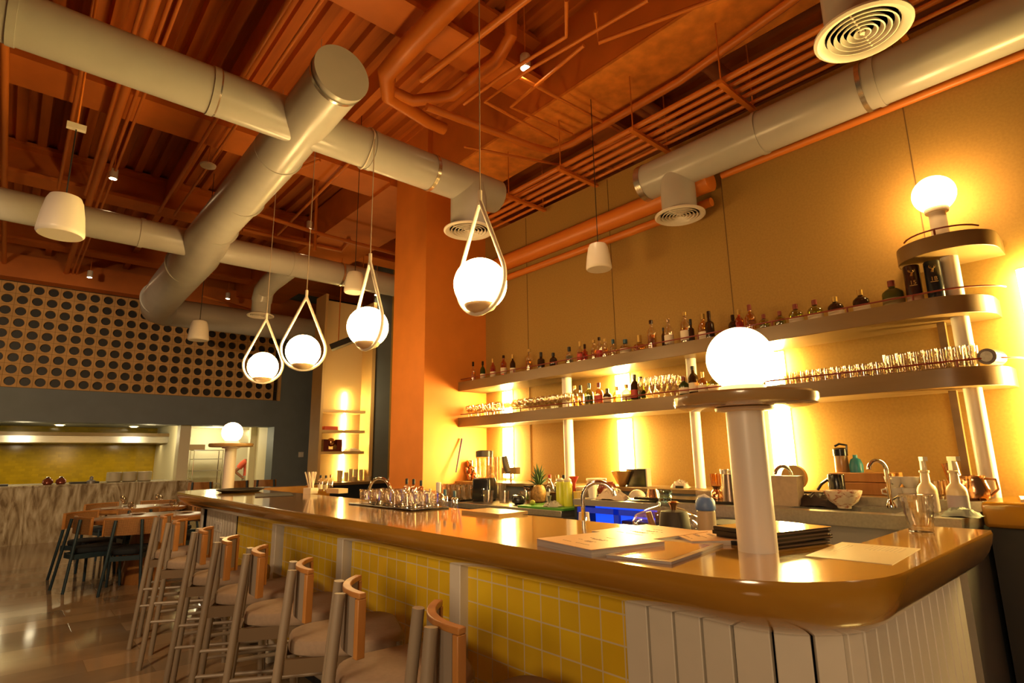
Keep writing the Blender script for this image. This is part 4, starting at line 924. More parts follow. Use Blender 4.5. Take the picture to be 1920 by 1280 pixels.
item('metal_cup', [('cup', MB().lathe([(.052, 0), (.050, .005), (.034, .075), (.0001, .077)], seg=22, caps=False), COPPER)], 'upturned shiny metal cup beside the white scoop', 'cup', place(1222, 3.62, ZR))
item('black_tray', [('tray', MB().box(-.14, .14, -.42, .42, 0, .018), BLACK)], 'flat black bar mat on the sink counter', 'mat', place(1300, 3.68, ZR))
item('folded_napkins', [('napkins', crumple(.08, .16, .07, 8), PAPER), ('clip', MB().box(-.05, -.04, -.05, .02, 0, .02), DARK)], 'folded cream napkins on the ledge right of the black box', 'napkins', place(1276, 4.2, KZ))
item('copper_shaker', [('shaker', MB().lathe([(.038, 0), (.04, .01), (.036, .05), (.022, .065), (.026, .08), (.036, .09)], seg=22), COPPER), ('glass', MB().lathe([(.036, .09), (.040, .17), (.038, .17), (.034, .10)], seg=22, caps=False), GOLDG)], 'copper mixing cup with clear glass on the black mat', 'mixing glass', place(1342, 3.68, ZR + .018))
item('cocktail_shaker', [('tin', MB().lathe([(.045, 0), (.034, .16), (.033, .17), (.02, .172)], seg=24), mat('dark steel', (.28, .20, .15), .3, metal=.8))], 'tapered dark steel shaker tin left of the near lamp post', 'shaker', place(1366, 3.62, ZR + .018))
for i, px in enumerate((1359, 1374)): item('shot_cup', [('cup', MB().lathe([(.022, 0), (.028, .21), (.026, .215)], seg=16), mat('pale metal', (.7, .6, .45), .2, metal=.7))], ('left', 'right')[i] + ' slim pale metal cylinder behind the shaker tin', 'tin', place(px, 3.8, ZR), 0, 'slim metal tins')
item('carton_box', [('box', MB().loops([[(a * s_, b * s_, z) for a, b in [(-.05, -.085), (.05, -.085), (.05, .085), (-.05, .085)]] for s_, z in ((.92, 0), (1, .18))]), mat('beige carton', (.50, .38, .26), .7, vary=.1, scale=30))], 'beige printed carton right of the near lamp post', 'carton', place(1474, 3.72, ZR))
item('round_tin', [('tin', MB().tube([(-.02, 0, .10), (.02, 0, .10)], .085, 28), mat('olive tin', (.40, .26, .10), .5))], 'upright round olive tin on the ledge behind the beige carton', 'tin', place(1490, 4.2, KZ))
item('black_tray', [('tray', MB().box(-.08, .1, -.14, .14, 0, .014), BLACK)], 'thin black tray on the ledge right of the round tin', 'tray', place(1510, 4.15, KZ))
item('dark_cloth', [('cloth', crumple(.22, .26, .09, 11), mat('dark cloth', (.03, .018, .015), .9))], 'dark crumpled cloth beside the patterned bowl', 'cloth', place(1537, 3.80, ZR))
# patterned bowl
bw = MB().lathe([(.035, 0), (.038, .012), (.075, .04), (.098, .085), (.101, .10), (.096, .10), (.07, .045), (.0001, .02)], seg=36, caps=False)
item('patterned_bowl', [('bowl', bw, streaks('painted bowl', (.38, .08, .03), (.70, .56, .40), (.76, .64, .48), 26, (1, 1, 1.6), .35, 1.5)), ], 'white bowl painted with red and brown pattern by the sinks', 'bowl', place(1577, 3.72, ZR))
item('black_mug', [('mug', MB().lathe([(.045, 0), (.048, .01), (.048, .125), (.045, .13), (.042, .12), (.042, .02), (.0001, .02)], seg=26, caps=False), BLACK), ('handle', MB().tube([(.0, .047, .10), (0, .09, .07), (0, .12, .03)], .009, 8), BLACK)], 'black mug with long handle before the wooden crate', 'mug', place(1568, 4.02, KZ + .0))
item('thermos', [('body', MB().lathe([(.038, 0), (.044, .01), (.042, .14), (.040, .145)], seg=24), mat('smoky amber', (.34, .20, .08), .25)), ('cap', MB().lathe([(.046, .145), (.046, .19), (.03, .20)], seg=24), BLACK), ('loop', MB().tube([(0, -.04, .17), (0, -.045, .215), (0, .0, .225), (0, .03, .21)], .008, 8), BLACK)], 'amber bodied tumbler with black flip lid on the wooden crate', 'tumbler', place(1582, 4.30, KZ + .10))
item('teal_bottle', [('bottle', MB().lathe([(.04, 0), (.042, .05), (.03, .085), (.014, .095), (.014, .115)], seg=22), mat('teal glaze', (.02, .20, .26), .35))], 'small teal blue bottle on the wooden crate', 'bottle', place(1609, 4.30, KZ + .135))
t = thing('wooden_crate', 'stacked wooden boards and crate on the ledge between mug and cups', 'crate', place(1628, 4.28, KZ))
MB().box(-.12, .12, -.20, .20, 0, .075).build('lower_box', OAK, t, bevel=.004); MB().box(-.11, .11, -.17, .20, .078, .135).build('upper_box', OAK, t, bevel=.004)
c0__ = None
for i, (px, lv, lab) in enumerate(((1676, 0, 'bottom left cup'), (1676, 1, 'top left cup'), (1705, 0, 'bottom right cup'), (1705, 1, 'top right cup'))):
    l_ = 'white china coffee cup, %s of the stack right of the faucet' % lab
    if c0__ is None:
        c0__ = thing('coffee_cup', l_, 'cup', (0, 0, 0), .6, 'white cups by the right faucet'); MB().lathe([(.026, 0), (.030, .006), (.044, .03), (.050, .06), (.047, .06), (.040, .03), (.0001, .012)], seg=24, caps=False).build('cup', WHITE, c0__)
        MB().tube([(0, .046, .052), (0, .072, .045), (0, .070, .025), (0, .042, .018)], .005, 8).build('handle', WHITE, c0__); c0__.location = place(px, 4.0, KZ + lv * .062)
    else: dup(c0__, place(px, 4.0, KZ + lv * .062), .6 + i, l_)
def spray(px, lab, lbm, a):
    t = thing('spray_bottle', lab, 'spray bottle', place(px, 3.72, ZR), a)
    MB().lathe([(.040, 0), (.045, .008), (.046, .115), (.040, .135), (.022, .155), (.019, .205), (.024, .207), (.024, .217), (.016, .22)], seg=26).build('bottle', mat('milky bottle', (.78, .62, .36), .35), t)
    MB().loops([[(u * s_, v * s_, z) for u, v in [(-.016, -.012), (.016, -.012), (.016, .012), (-.016, .012)]] for s_, z in ((1, .218), (.9, .255), (.85, .275))]).box(-.05, .018, -.011, .011, .268, .290).tube([(-.022, 0, .268), (-.032, 0, .235)], .004, 6).build('trigger_head', mat('milky head', (.75, .66, .5), .4), t)
    lbm(t)
def lab1(t): MB().lathe([(.0468, .01), (.0468, .10)], seg=26, caps=False).build('label', mat('milky sticker', (.72, .60, .46), .6), t); MB().add([(-.047, -.012, .085), (-.047, .018, .085), (-.047, .018, .093), (-.047, -.012, .093)], [(0, 1, 2, 3)]).build('mark', INK, t)
def lab2(t): MB().lathe([(.0468, .025), (.0468, .095)], seg=26, caps=False).build('label', mat('lilac sticker', (.42, .34, .38), .6), t)
spray(1735, 'white spray bottle with small dark mark, left of the pair', lab1, .5)
spray(1790, 'white spray bottle with lilac label, right of the pair', lab2, .8)
for i in range(3): item('rocks_glass', [('glass', MB().lathe([(.032, 0), (.036, .05), (.037, .10), (.035, .10), (.03, .012), (.0001, .012)], seg=18, caps=False), CLEAR)], 'clear glass between the two spray bottles', 'glass', place(1752 + i * 9, 4.0 + .06 * i, KZ), 0, 'glasses between the spray bottles')
t = thing('copper_pitcher', 'hammered copper pitcher at the right end of the ledge', 'pitcher', place(1822, 3.98, KZ + .004), .2)
MB().lathe([(.05, 0), (.068, .015), (.075, .055), (.062, .10), (.058, .12), (.062, .13), (.058, .13), (.054, .11), (.07, .05), (.0001, .012)], seg=28, caps=False).build('body', COPPER, t)
MB().tube([(0, -.058, .115), (0, -.10, .11), (0, -.105, .06), (0, -.07, .025)], .007, 8).build('handle', COPPER, t)
t = thing('copper_cup', 'tilted tall copper cup leaning behind the right spray bottle', 'cup', place(1797, 4.12, KZ + .01), 0)
MB().tube([(0, 0, 0), (0, .03, .19)], [.032, .040], 22).build('cup', COPPER, t)
item('grey_cloth', [('cloth', crumple(.12, .15, .045, 21), mat('blue grey cloth', (.26, .28, .24), .9))], 'folded blue grey cloth beside the right spray bottle', 'cloth', place(1793, 3.60, ZR))
item('paper_pad', [('sheets', MB().box(-.15, .15, -.22, .14, 0, .012), mat('printed paper', (.62, .52, .40), .7)), ('clip', MB().box(-.16, -.13, -.03, .05, .0, .02), STEELD)], 'stack of papers with a clip on the right side counter', 'papers', (4.15, .42, 1.13), .15)

# behind the bar, on the underbar shelf
def pz(px, x, z): q = onx(px, 940, x); return (x, q.y, z)
item('plastic_cup', [('cup', MB().lathe([(.036, 0), (.028, .095), (.0001, .097)], seg=20), mat('lilac cup', (.62, .50, .48), .5))], 'upturned pale cup beside the middle gooseneck faucet', 'cup', pz(1094, 2.42, 1.0))
t = thing('water_demijohn', 'large clear demijohn with blue ribbed neck behind the menus', 'demijohn', pz(1247, 2.50, 1.0))
MB().lathe([(.15, .0), (.165, .02), (.168, .075), (.15, .105), (.09, .132), (.035, .150)], seg=32, caps=False).build('body', glass('demijohn glass', (.93, .93, .97)), t)
MB().lathe([(.036, .148), (.030, .160), (.034, .170), (.031, .180), (.035, .190), (.031, .200), (.036, .210), (.038, .222), (.034, .224)], seg=28, caps=False).build('neck', BLUEG, t)
t = thing('teapot', 'black cast iron teapot with copper knob behind the menus', 'teapot', pz(1262, 2.27, 1.0), .9)
MB().lathe([(.070, 0), (.074, .02), (.062, .138), (.056, .150), (.02, .156)], seg=30).build('pot', mat('cast iron', (.025, .018, .010), .6), t)
MB().lathe([(.012, .155), (.014, .170), (.024, .188), (.018, .194)], seg=20).build('knob', COPPER, t)
MB().tube([(0, .06, .03), (0, .10, .09), (0, .115, .15)], [.018, .015, .012], 12).build('spout', mat('worn copper', (.30, .15, .06), .5), t)
t = thing('water_bottle', 'clear water bottle with blue lid behind the menus', 'water bottle', pz(1322, 2.28, 1.0))
MB().lathe([(.038, 0), (.040, .01), (.038, .158), (.034, .162)], seg=24).build('body', mat('frosted bottle', (.42, .33, .22), .35), t)
MB().lathe([(.038, .163), (.042, .170), (.040, .20), (.028, .215)], seg=24).build('lid', mat('mid blue plastic', (.08, .16, .42), .4), t)
MB().tube([(0, -.03, .205), (0, 0, .222), (0, .03, .212)], .009, 8).build('spout', WHITE, t)
item('black_crate', [('crate', MB().box(-.10, .10, -.10, .08, 0, .10), DARK)], 'low black crate behind the bar left of the lamp post', 'crate', pz(1360, 2.45, 1.0))

# ================================================================== ON THE BAR TOP
# menus: booklets with printed covers
def quad_pts(pts, z=T): return [onz(a, b, z) for a, b in pts]
def booklet(c, rz, w_, h_, th, z, lab, cat, name, cover, sheets, marks=None, group=None):
    t = thing(name, lab, cat, (c[0], c[1], z), rz, group)
    MB().box(-w_ / 2, w_ / 2, -h_ / 2, h_ / 2, 0, th).build('pages', sheets, t)
    MB().box(-w_ / 2 - .001, w_ / 2 + .002, -h_ / 2 - .001, h_ / 2 + .001, th, th + .0015).build('cover', cover, t)
    if marks: marks(t, th + .002)
    return t
COVER = mat('pink paper cover', (.74, .40, .19), .42); PAGES = mat('grey page edges', (.42, .38, .36), .8, vary=.3, scale=4, stretch=(1, 1, 120))
def marks1(t, z):
    m_ = MB()
    for k_, (u, L_, wd_) in enumerate(((-.10, .15, .004), (-.055, .06, .010), (-.045, .13, .003), (-.005, .06, .010), (.005, .13, .003), (.05, .05, .004))):
        n = int(L_ / .012)
        for i in range(n):
            if random.random() < .8: m_.box(u - wd_ / 2, u + wd_ / 2, -L_ / 2 + i * .012, -L_ / 2 + i * .012 + .008, z, z + .0004)
    m_.build('cover_print', mat('brown print', (.33, .17, .14), .6), t)
random.seed(4)
def frame_at(a, b, c_):
    A, B_, C_ = [onz(*q, T) for q in (a, b, c_)]; e = (B_ - A); return A, e, C_
# left menu stack, second stack behind, glossy magazine, right menu
booklet((1.525, 1.30), math.radians(-11), .30, .30, .022, T, 'thick pink covered menu stack at the bar edge, left of the magazine', 'menu', 'menu_stack', COVER, PAGES, marks1, 'pink covered menus on the bar')
booklet((1.86, 1.34), math.radians(-7), .30, .30, .015, T, 'pink covered menu stack nearest the inner bar edge', 'menu', 'menu_stack', COVER, PAGES, marks1, 'pink covered menus on the bar')
booklet((1.93, 1.12), math.radians(-38), .24, .25, .013, T, 'pink covered menu lying behind the glossy magazine', 'menu', 'menu_stack', COVER, PAGES, marks1, 'pink covered menus on the bar')
mg = booklet((1.60, 1.085), math.radians(9), .40, .205, .007, T, 'glossy magazine with orange photo cover nearest the bar edge', 'magazine', 'magazine', mat('white cover border', (.72, .58, .42), .25, coat=.8), PAGES)
MB().box(-.18, .15, -.085, .085, .0087, .0092).build('cover_photo', mat('orange cover photo', (.62, .25, .06), .2, vary=.5, scale=11, coat=1.0), mg)
# folders under the lamp
for i in range(4):
    rr = (-.02, .015, -.008, 0)[i]
    t = thing('menu_folder', 'black leather menu folder, %s of the four behind the lamp post' % ('lowest', 'second from the bottom', 'third from the bottom', 'topmost with shiny gold sheet')[i], 'menu folder', (2.03 + rr, .935, T + i * .0125), math.radians(-14 + 2 * rr * 50), 'menu folders behind the lamp post')
    MB().box(-.16, .13, -.115, .125, 0, .003).box(-.16, .13, -.115, .125, .009, .012).box(-.162, -.156, -.115, .125, .0, .012).build('cover', BLACK, t)
    MB().box(-.15, .125, -.11, .12, .003, .009).build('pages', mat('dark page edges', (.16, .10, .05), .6), t)
    if i == 3: MB().box(-.155, .135, -.115, .125, .0121, .0135).build('gold_sheet', mat('gold sheet', (.75, .55, .26), .12, coat=1.0), t)
t = thing('printed_sheet', 'thin printed cream placemat sheet right of the lamp post', 'paper sheet', (1.97, .66, T), math.radians(3))
MB().box(-.16, .19, -.12, .10, 0, .001).build('sheet', mat('cream sheet', (.66, .50, .30), .35), t)
mk = MB()
for i in range(9): mk.box(.06, .16, -.09 + i * .011, -.086 + i * .011, .001, .0013)
for i in range(3): mk.box(-.03, .13, .07 - i * .010, .073 - i * .010, .001, .0013)
mk.build('print', mat('faint print', (.45, .32, .19), .5), t)
# cut crystal tumbler
def crystal(loc, R, H, lab, group=None, rings_=5, name='crystal_tumbler', m_=None, taper=.72):
    n = 20; rg = []
    for i in range(rings_ * 2 + 1):
        u = i / (rings_ * 2); r_ = R * (taper + (1 - taper) * u) * (1.0 if i % 2 else (1.085 if rings_ > 4 else 1.10))
        rg.append([(r_ * (1 + (.04 if k_ % 2 else -.04)) * math.cos(2 * PI * k_ / n), r_ * (1 + (.04 if k_ % 2 else -.04)) * math.sin(2 * PI * k_ / n), .002 + H * u) for k_ in range(n)])
    mb = MB().loops(rg, caps=False); mb.lathe([(R * .92, H), (R * .90, H * .5), (R * taper * .85, .02), (.0001, .018)], seg=n, caps=False); mb.lathe([(.0001, .0), (R * taper, .0)], seg=n, caps=False)
    o = mb.build(name, m_ or CLEAR); tag(o, lab, 'glass', group); o.location = loc; return o
CRYS = glass('cut crystal', (.99, .95, .88), .24)
crystal((2.62, .655, T), .052, .135, 'ribbed clear tumbler at the right tip of the bar', None, 6, 'ribbed_tumbler', CRYS)
# tray of crystal glasses
t = thing('rubber_tray', 'black rubber tray carrying the cut crystal glasses', 'tray', (1.93, 3.31, T), 0)
MB().box(-.14, .12, -.40, .42, 0, .010).build('mat', BLACK, t, bevel=.004)
k_ = 0
for i in range(3):
    for j_ in range(5):
        crystal((1.85 + i * .085, 3.02 + j_ * .145 + i * .01, T + .010), .038, .088, 'cut crystal tumbler on the black rubber tray', 'crystal tumblers on the rubber tray', 3, 'crystal_tumbler', CRYS, .88)
for i, (px, py, R, H, kd, gm, cm_, lab) in enumerate(((806, 948, .026, .12, 'round', mat('white sauce bottle', (.72, .62, .48), .5), None, 'small white cone bottle right of the crystal glasses'),
        (822, 950, .040, .15, 'ball', CLEAR, WHITE, 'round clear flask with white cap beside the tray'), (834, 952, .020, .11, 'box', CLEAR, BLUECAP, 'tiny clear bottle with teal cap, left of the two'), (852, 956, .020, .11, 'box', CLEAR, BLUECAP, 'tiny clear bottle with teal cap, right of the two'),
        (762, 935, .024, .15, 'box', CLEAR, DARK, 'small clear bottle with black cap behind the tray, left'), (775, 937, .024, .15, 'box', AMBER, DARK, 'small amber bottle with black cap behind the tray, middle'), (789, 940, .026, .145, 'round', AMBER, DARK, 'small round amber bottle with dark cap behind the tray, right'), (600, 920, .022, .15, 'tall', CLEAR, DARK, 'clear dropper bottle with black top beside the straws, left'), (610, 921, .022, .15, 'tall', CLEAR, DARK, 'clear dropper bottle with black top beside the straws, right'), (619, 922, .024, .16, 'tall', CLEAR, COPPER, 'clear bottle with silver pourer beside the straws'))):
    p = onz(px, py, T); bottle(p.x, p.y, T, H, R, kd, gm, cm_, lab, 'small bottles on the bar top', PAPER if i in (7, 8) else None)
# straws in a box
p = onz(582, 925, T); t = thing('straw_box', 'white paper box holding loose paper straws', 'straw holder', (p.x, p.y, T), .3)
MB().box(-.04, .04, -.05, .05, 0, .05).build('box', PAPER, t)
st_ = MB()
for i in range(9):
    a = random.uniform(-.35, .35); b = random.uniform(-.3, .3); o_ = (random.uniform(-.02, .02), random.uniform(-.03, .03)); MB_h = .19
    st_.tube([(o_[0], o_[1], .01), (o_[0] + a * .12, o_[1] + b * .14 + .02, MB_h)], .006, 8)
st_.build('straws', mat('straw paper', (.75, .62, .48), .6), t)
p = onz(632, 924, T); item('low_box', [('box', MB().box(-.05, .05, -.09, .09, 0, .04), mat('tan caddy', (.55, .38, .22), .6))], 'low tan box with sachets right of the dropper bottles', 'box', (p.x, p.y, T), .2)
p = onz(478, 921, T); t = thing('serving_tray', 'dark oval serving tray at the far end of the bar', 'tray', (p.x - .12, p.y + .05, T), -.5)
MB().lathe([(.20, 0), (.26, .02), (.27, .028), (.262, .03), (.20, .010), (.0001, .008)], seg=40, sx=.8, caps=False).build('tray', DARK, t)
p = onz(545, 926, T); item('placemat', [('mat', MB().box(-.15, .15, -.28, .28, 0, .006), DARK)], 'thin dark mat right of the oval tray', 'mat', (p.x - .15, p.y, T), -.3)
p = onz(930, 966, T)
item('receipt_tray', [('tray', MB().box(-.10, .10, -.16, .16, 0, .015), mat('wood tray', (.42, .26, .10), .3))], 'slim wooden tray at the inner bar edge, middle', 'tray', (2.02, 2.45, T - .0), 0)

# ================================================================== NICHE CONTENTS
def nz_(px, py): q = ony(px, py, NY + .2); return q
zs = [ony(640, py, NY).z + .02 for py in (808, 848)]
q = nz_(618, 806); item('red_box', [('box', MB().box(-.13, .13, -.08, .08, 0, .07), mat('red leather', (.50, .08, .04), .5))], 'small red pouch on the middle niche shelf', 'pouch', (q.x, NY + .2, zs[0]))
q = nz_(620, 840); t = thing('espresso_machine', 'small dark red coffee machine on the lower niche shelf', 'coffee machine', (q.x, NY + .2, zs[1]))
MB().box(-.18, .18, -.10, .10, 0, .04).box(-.18, -.08, -.09, .09, .04, .22).box(.08, .18, -.09, .09, .04, .22).build('body', mat('maroon enamel', (.10, .02, .012), .25), t); MB().sphere((0, 0, .17), .08, 20, 12).build('dome', COPPER, t)
q = nz_(657, 846); item('folded_papers', [('papers', crumple(.32, .2, .07, 31), PAPER)], 'loose folded papers on the lower niche shelf', 'papers', (q.x + .03, NY + .2, zs[1]))
cups = [(634, .055, .20), (646, .042, .16), (654, .040, .22), (663, .050, .21), (673, .045, .20), (677, .05, .08), (648, .05, .08)]
for i, (px, r_, h_) in enumerate(cups):
    q = nz_(px, 905); item('cup_stack', [('stack', MB().lathe([(r_ * .8, 0), (r_ * .95, h_ * .9), (r_, h_)], seg=20), mat('cream cup', (.66, .52, .28), .5))], 'stack of cream cups under the niche shelves, %s' % ('leftmost tall', 'second from left', 'third, taller', 'broad tallest one', 'right tall one', 'low one at far right', 'low one in front')[i], 'cup stack', (q.x, NY + (.14 if i < 5 else -.1), 1.0), 0, 'cream cups in the niche')
q = ony(733, 890, NY - .15); item('white_cone', [('cone', MB().lathe([(.06, 0), (.035, .05), (.025, .16), (.0001, .17)], seg=18), WHITE)], 'small white cone shaped bottle on the far side ledge', 'bottle', (q.x, NY - .15, 1.0))

# ================================================================== KITCHEN
t = thing('exhaust_hood', 'long stainless exhaust hood with wooden trim inside the kitchen', 'exhaust hood', (0, 0, 0))
MB().box(-5, 3.35, 16.5, 17.9, 1.87, 2.04).build('hood', STEEL, t); MB().box(-5, 3.5, 16.42, 16.5, 2.02, 2.10).build('trim', SHELFW, t)
t = thing('kitchen_counter', 'black topped cooking line behind the marble counter', 'counter', (0, 0, 0)); MB().box(-5, 2.9, 14.9, 15.7, .95, 1.0).build('top', STEELD, t); MB().box(-5, 2.9, 14.95, 15.7, 0, .95).build('body', DARK, t)
for i, (x0_, x1_) in enumerate(((-3, .1), (1.0, 1.45))): item('kitchen_equipment', [('grill', MB().box(x0_, x1_, 0, .35, 0, .03), DARK)], ('long black grill top at the left of the kitchen', 'short black grill top beside the plates')[i], 'grill', (0, 13.95, 1.016))
p = ony(242, 900, 14.2)
for i, dx in enumerate((-.265, .0, .265)):
    item('plate_stack', [('plates', MB().lathe([(.10, 0), (.13, .02), (.13, .19), (.12, .20)], seg=24), mat('white china', (.60, .54, .38), .4, vary=.25, scale=3, stretch=(.3, .3, 60)))], '%s stack of white plates on the marble counter' % ('left', 'middle', 'right')[i], 'plate stack', (p.x + dx, 14.2, 1.016), 0, 'plate stacks on the marble counter')
for i, px in enumerate((90, 115)):
    p = ony(px, 900, 13.9); t = thing('glass_cloche', ('left', 'right')[i] + ' small red and silver pot on the marble counter', 'pot', (p.x, 13.95, 1.046 if False else 1.016)); MB().lathe([(.06, 0), (.085, .03), (.08, .08), (.04, .12)], seg=20).build('pot', mat('red copper pot', (.25, .06, .03), .25, metal=.3), t); MB().sphere((0, 0, .11), .04, 16, 10).build('lid', CHROME, t)
p = ony(172, 898, 13.9); item('sauce_pot', [('pot', MB().lathe([(.07, 0), (.07, .05), (.03, .07), (.03, .12), (.0001, .14)], seg=18), STEELD)], 'small steel pot with black knob on the marble counter', 'pot', (p.x, 13.95, 1.016))
for i, (px, py) in enumerate(((112, 797), (251, 800), (475, 805), (375, 806))):
    p = onz(px, py, 2.29); t = thing('downlight', 'round recessed kitchen downlight, %s' % ('leftmost', 'second from the left', 'rightmost beside the globe lamp', 'large bright one left of the globe lamp')[i], 'ceiling light', (p.x, p.y, 2.285), 0, 'kitchen downlights')
    R_ = .10 if i < 3 else .30
    MB().lathe([(.0001, -.002), (R_ * .8, -.002)], seg=24, caps=False).build('lens', DOWN, t); MB().lathe([(R_ * .8, -.004), (R_, -.004), (R_, .01)], seg=24, caps=False).build('rim', WHITE, t)
p = onz(210, 800, 2.29)
t = thing('wire_rack', 'tall wire storage rack with trays at the back of the kitchen', 'rack', (ony(385, 880, 17.0).x, 17.0, 0))
for u in (-.35, .35):
    for v in (-.2, .2): MB().tube([(u, v, 0), (u, v, 1.7)], .012, 8).build('upright', CHROME, t)
for z in (.4, .8, 1.15, 1.45, 1.68): MB().box(-.36, .36, -.21, .21, z, z + .02).build('shelf', STEEL, t)
item('storage_bin', [('bin', MB().box(-.22, .22, -.15, .15, 0, .14), mat('brown bin', (.25, .15, .06), .6))], 'brown bin on top of the wire rack', 'bin', (ony(365, 835, 17).x, 17.0, 1.70))
# person behind the kitchen, leaning forward with a hand on the hip
def person():
    bx, by = ony(466, 880, 16.0).x + .05, 16.0
    t = thing('person', 'person in coral shirt and grey apron, hand on hip, half hidden at the kitchen doorway', 'person', (bx, by, 0), 0)
    V = []; Ed = []; Rr = []
    def v(p, r, par=None):
        V.append(p); Rr.append(r)
        if par is not None: Ed.append((par, len(V) - 1))
        return len(V) - 1
    pel = v((0, 0, .95), (.16, .12)); ab = v((0, -.02, 1.10), (.145, .11), pel); chs = v((0, -.08, 1.30), (.17, .12), ab); nk0 = v((0, -.13, 1.44), (.08, .07), chs); nk = v((0, -.16, 1.50), (.055, .055), nk0); hd = v((0, -.19, 1.60), (.085, .10), nk); v((0, -.20, 1.70), (.07, .085), hd)
    for s_ in (1, -1):
        hp = v((s_ * .10, 0, .88), (.095, .095), pel); kn = v((s_ * .12, -.03, .48), (.06, .06), hp); an = v((s_ * .12, .02, .08), (.04, .04), kn); v((s_ * .13, -.14, .03), (.035, .03), an)
        sh = v((s_ * .18, -.10, 1.38), (.065, .065), chs)
        if s_ < 0: el = v((-.37, .02, 1.13), (.045, .045), sh); wr = v((-.20, -.05, .97), (.030, .030), el); v((-.14, -.09, .955), (.035, .018), wr)
        else: el = v((.24, -.20, 1.12), (.045, .045), sh); wr = v((.18, -.42, 1.08), (.030, .030), el); v((.16, -.50, 1.07), (.035, .018), wr)
    me = bpy.data.meshes.new('body'); me.from_pydata(V, Ed, []); o = bpy.data.objects.new('body', me); COL.objects.link(o); o.parent = t
    md = o.modifiers.new('skin', 'SKIN'); md.use_smooth_shade = True
    for i, r in enumerate(Rr): me.skin_vertices[0].data[i].radius = r; me.skin_vertices[0].data[i].use_root = (i == 0)
    o.modifiers.new('sub', 'SUBSURF').levels = 2; o.modifiers['sub'].render_levels = 2
    me.materials.append(SKIN)
    # shirt, sleeves, apron, trousers, hair
    def ov(cs): return [[(c[0] + c[3] * math.cos(2 * PI * k / 20), c[1] + c[4] * math.sin(2 * PI * k / 20), c[2]) for k in range(20)] for c in cs]
    sh_ = MB().loops(ov([(0, 0, .93, .185, .14), (0, -.02, 1.10, .175, .135), (0, -.08, 1.30, .20, .145), (0, -.11, 1.42, .15, .11), (0, -.13, 1.46, .09, .085)]), smooth=True)
    sh_.tube([(-.14, -.10, 1.39), (-.24, -.06, 1.31), (-.30, -.03, 1.22)], [.085, .078, .072], 16); sh_.tube([(.14, -.10, 1.39), (.21, -.14, 1.28), (.235, -.18, 1.17)], [.085, .078, .072], 16); sh_.build('shirt', SHIRT, t)
    MB().loops(ov([(0, -.03, .48, .24, .19), (0, -.02, .80, .215, .17), (0, -.01, 1.02, .20, .155)]), smooth=True).build('apron', APRON, t)
    tr = MB()
    for s_ in (1, -1): tr.tube([(s_ * .10, 0, .85), (s_ * .12, -.03, .48), (s_ * .12, .02, .09)], [.11, .08, .065], 16)
    tr.build('trousers', DARK, t)
    MB().sphere((0, -.185, 1.69), .098, 20, 12, z0=-.2).build('hair', DARK, t)
    # five fingers on each hand
    for (hx_, hy_, hz_, s_) in ((-.14, -.09, .955, 1), (.16, -.50, 1.07, -1)):
        f_ = MB()
        for i in range(4): a = (i - 1.5) * .018; f_.tube([(hx_ + .01, hy_ + a, hz_), (hx_ + s_ * .04, hy_ + a * 1.2 - .01, hz_ + .002), (hx_ + s_ * .065, hy_ + a * 1.2 - .01, hz_ - .018)], [.009, .008, .007], 8)
        f_.tube([(hx_, hy_ - .02, hz_ - .005), (hx_ + s_ * .02, hy_ - .045, hz_ + .01), (hx_ + s_ * .04, hy_ - .055, hz_ + .005)], [.010, .009, .007], 8)
        f_.build('fingers', SKIN, t)
person()
t = thing('wall_switch', 'small white switch plate on the slate blue wall', 'switch', ony(564, 852, YK - .01)); sp_ = MB().box(-.06, .06, -.02, .0, -.06, .06).build('plate', WHITE, t, bevel=.004); MB().box(-.02, .02, -.028, -.02, -.03, .03).build('rocker', WHITE, sp_)
t = thing('air_conditioner', 'dark framed slot of an air curtain above the niche', 'air grille', (0, 0, 0))
q0 = ony(620, 652, 9.55); q1 = ony(690, 625, 9.25); MB().obox(q0, q1, .20, .10).build('casing', DARK, t)
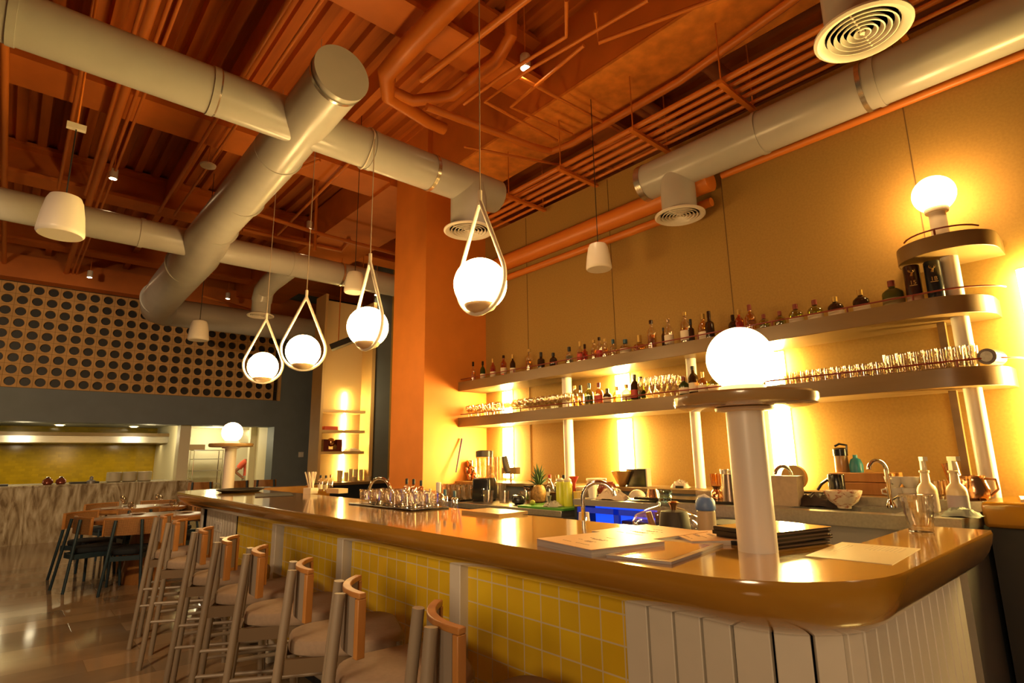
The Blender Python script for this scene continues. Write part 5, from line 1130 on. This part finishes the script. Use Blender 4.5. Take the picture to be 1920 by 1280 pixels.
for q in (q0 * .8 + q1 * .2, q0 * .2 + q1 * .8): MB().tube([q, (q.x, q.y, DECK + .07)], .008, 6).build('rod', PIPE, t)

# ================================================================== LAMP LIGHT of the kitchen, plus added fill lights without fixtures
def area(loc, sx, sy, e, col, rot=(0, 0, 0), name='light'):
    L = bpy.data.lights.new(name, 'AREA'); L.shape = 'RECTANGLE'; L.size = sx; L.size_y = sy; L.energy = e; L.color = col
    o = bpy.data.objects.new(name, L); COL.objects.link(o); o.location = loc; o.rotation_euler = rot; return o
def bulb(loc, e, col, r, name):
    L = bpy.data.lights.new(name, 'POINT'); L.energy = e; L.color = col; L.shadow_soft_size = r
    o = bpy.data.objects.new(name, L); COL.objects.link(o); o.location = loc; return o
for x in (-2.5, .2, 2.4): bulb((x, 15.3, 2.0), 26, (1, .82, .46), .12, 'kitchen_light')
area((0, 17.3, 1.84), 6, .3, 16, (1, .78, .38), name='hood_light')
for x, y in ((3.9, 15.6), (4.2, 16.9)): bulb((x, y, 2.0), 26, (1, .85, .52), .12, 'kitchen_light')
for (a, b, e, w_) in (((-2.2, -.8, 2.0), (1.6, 1.1, .6), 250, 1.15), ((-2.4, 1.2, 2.1), (1.4, 3.6, .5), 260, 1.1), ((-2.2, 1.5, 3.6), (.8, 7.6, .3), 520, .95), ((-1.8, 5.5, 3.4), (1.0, 13.6, 2.4), 620, 1.15), ((2.2, -1.6, 2.0), (2.3, .6, .6), 60, 1.0)):  # unseen fill spots added to brighten bar front, floor and block wall
    L = bpy.data.lights.new('fill_spot', 'SPOT'); L.energy = e; L.color = (1, .68, .37); L.spot_size = w_; L.spot_blend = .9; L.shadow_soft_size = .45 if a[2] < 2.5 else .15
    o = bpy.data.objects.new('fill_spot', L); COL.objects.link(o); o.location = a
    o.rotation_euler = (Vector(b) - Vector(a)).to_track_quat('-Z', 'Y').to_euler()
q = ony(650, 800, NY + .2)
bulb((a0 + .5, NY - .55, 2.6), 22, (1, .68, .30), .1, 'niche_fill')  # bulb added in front to brighten the niche shelves, no lamp hangs here
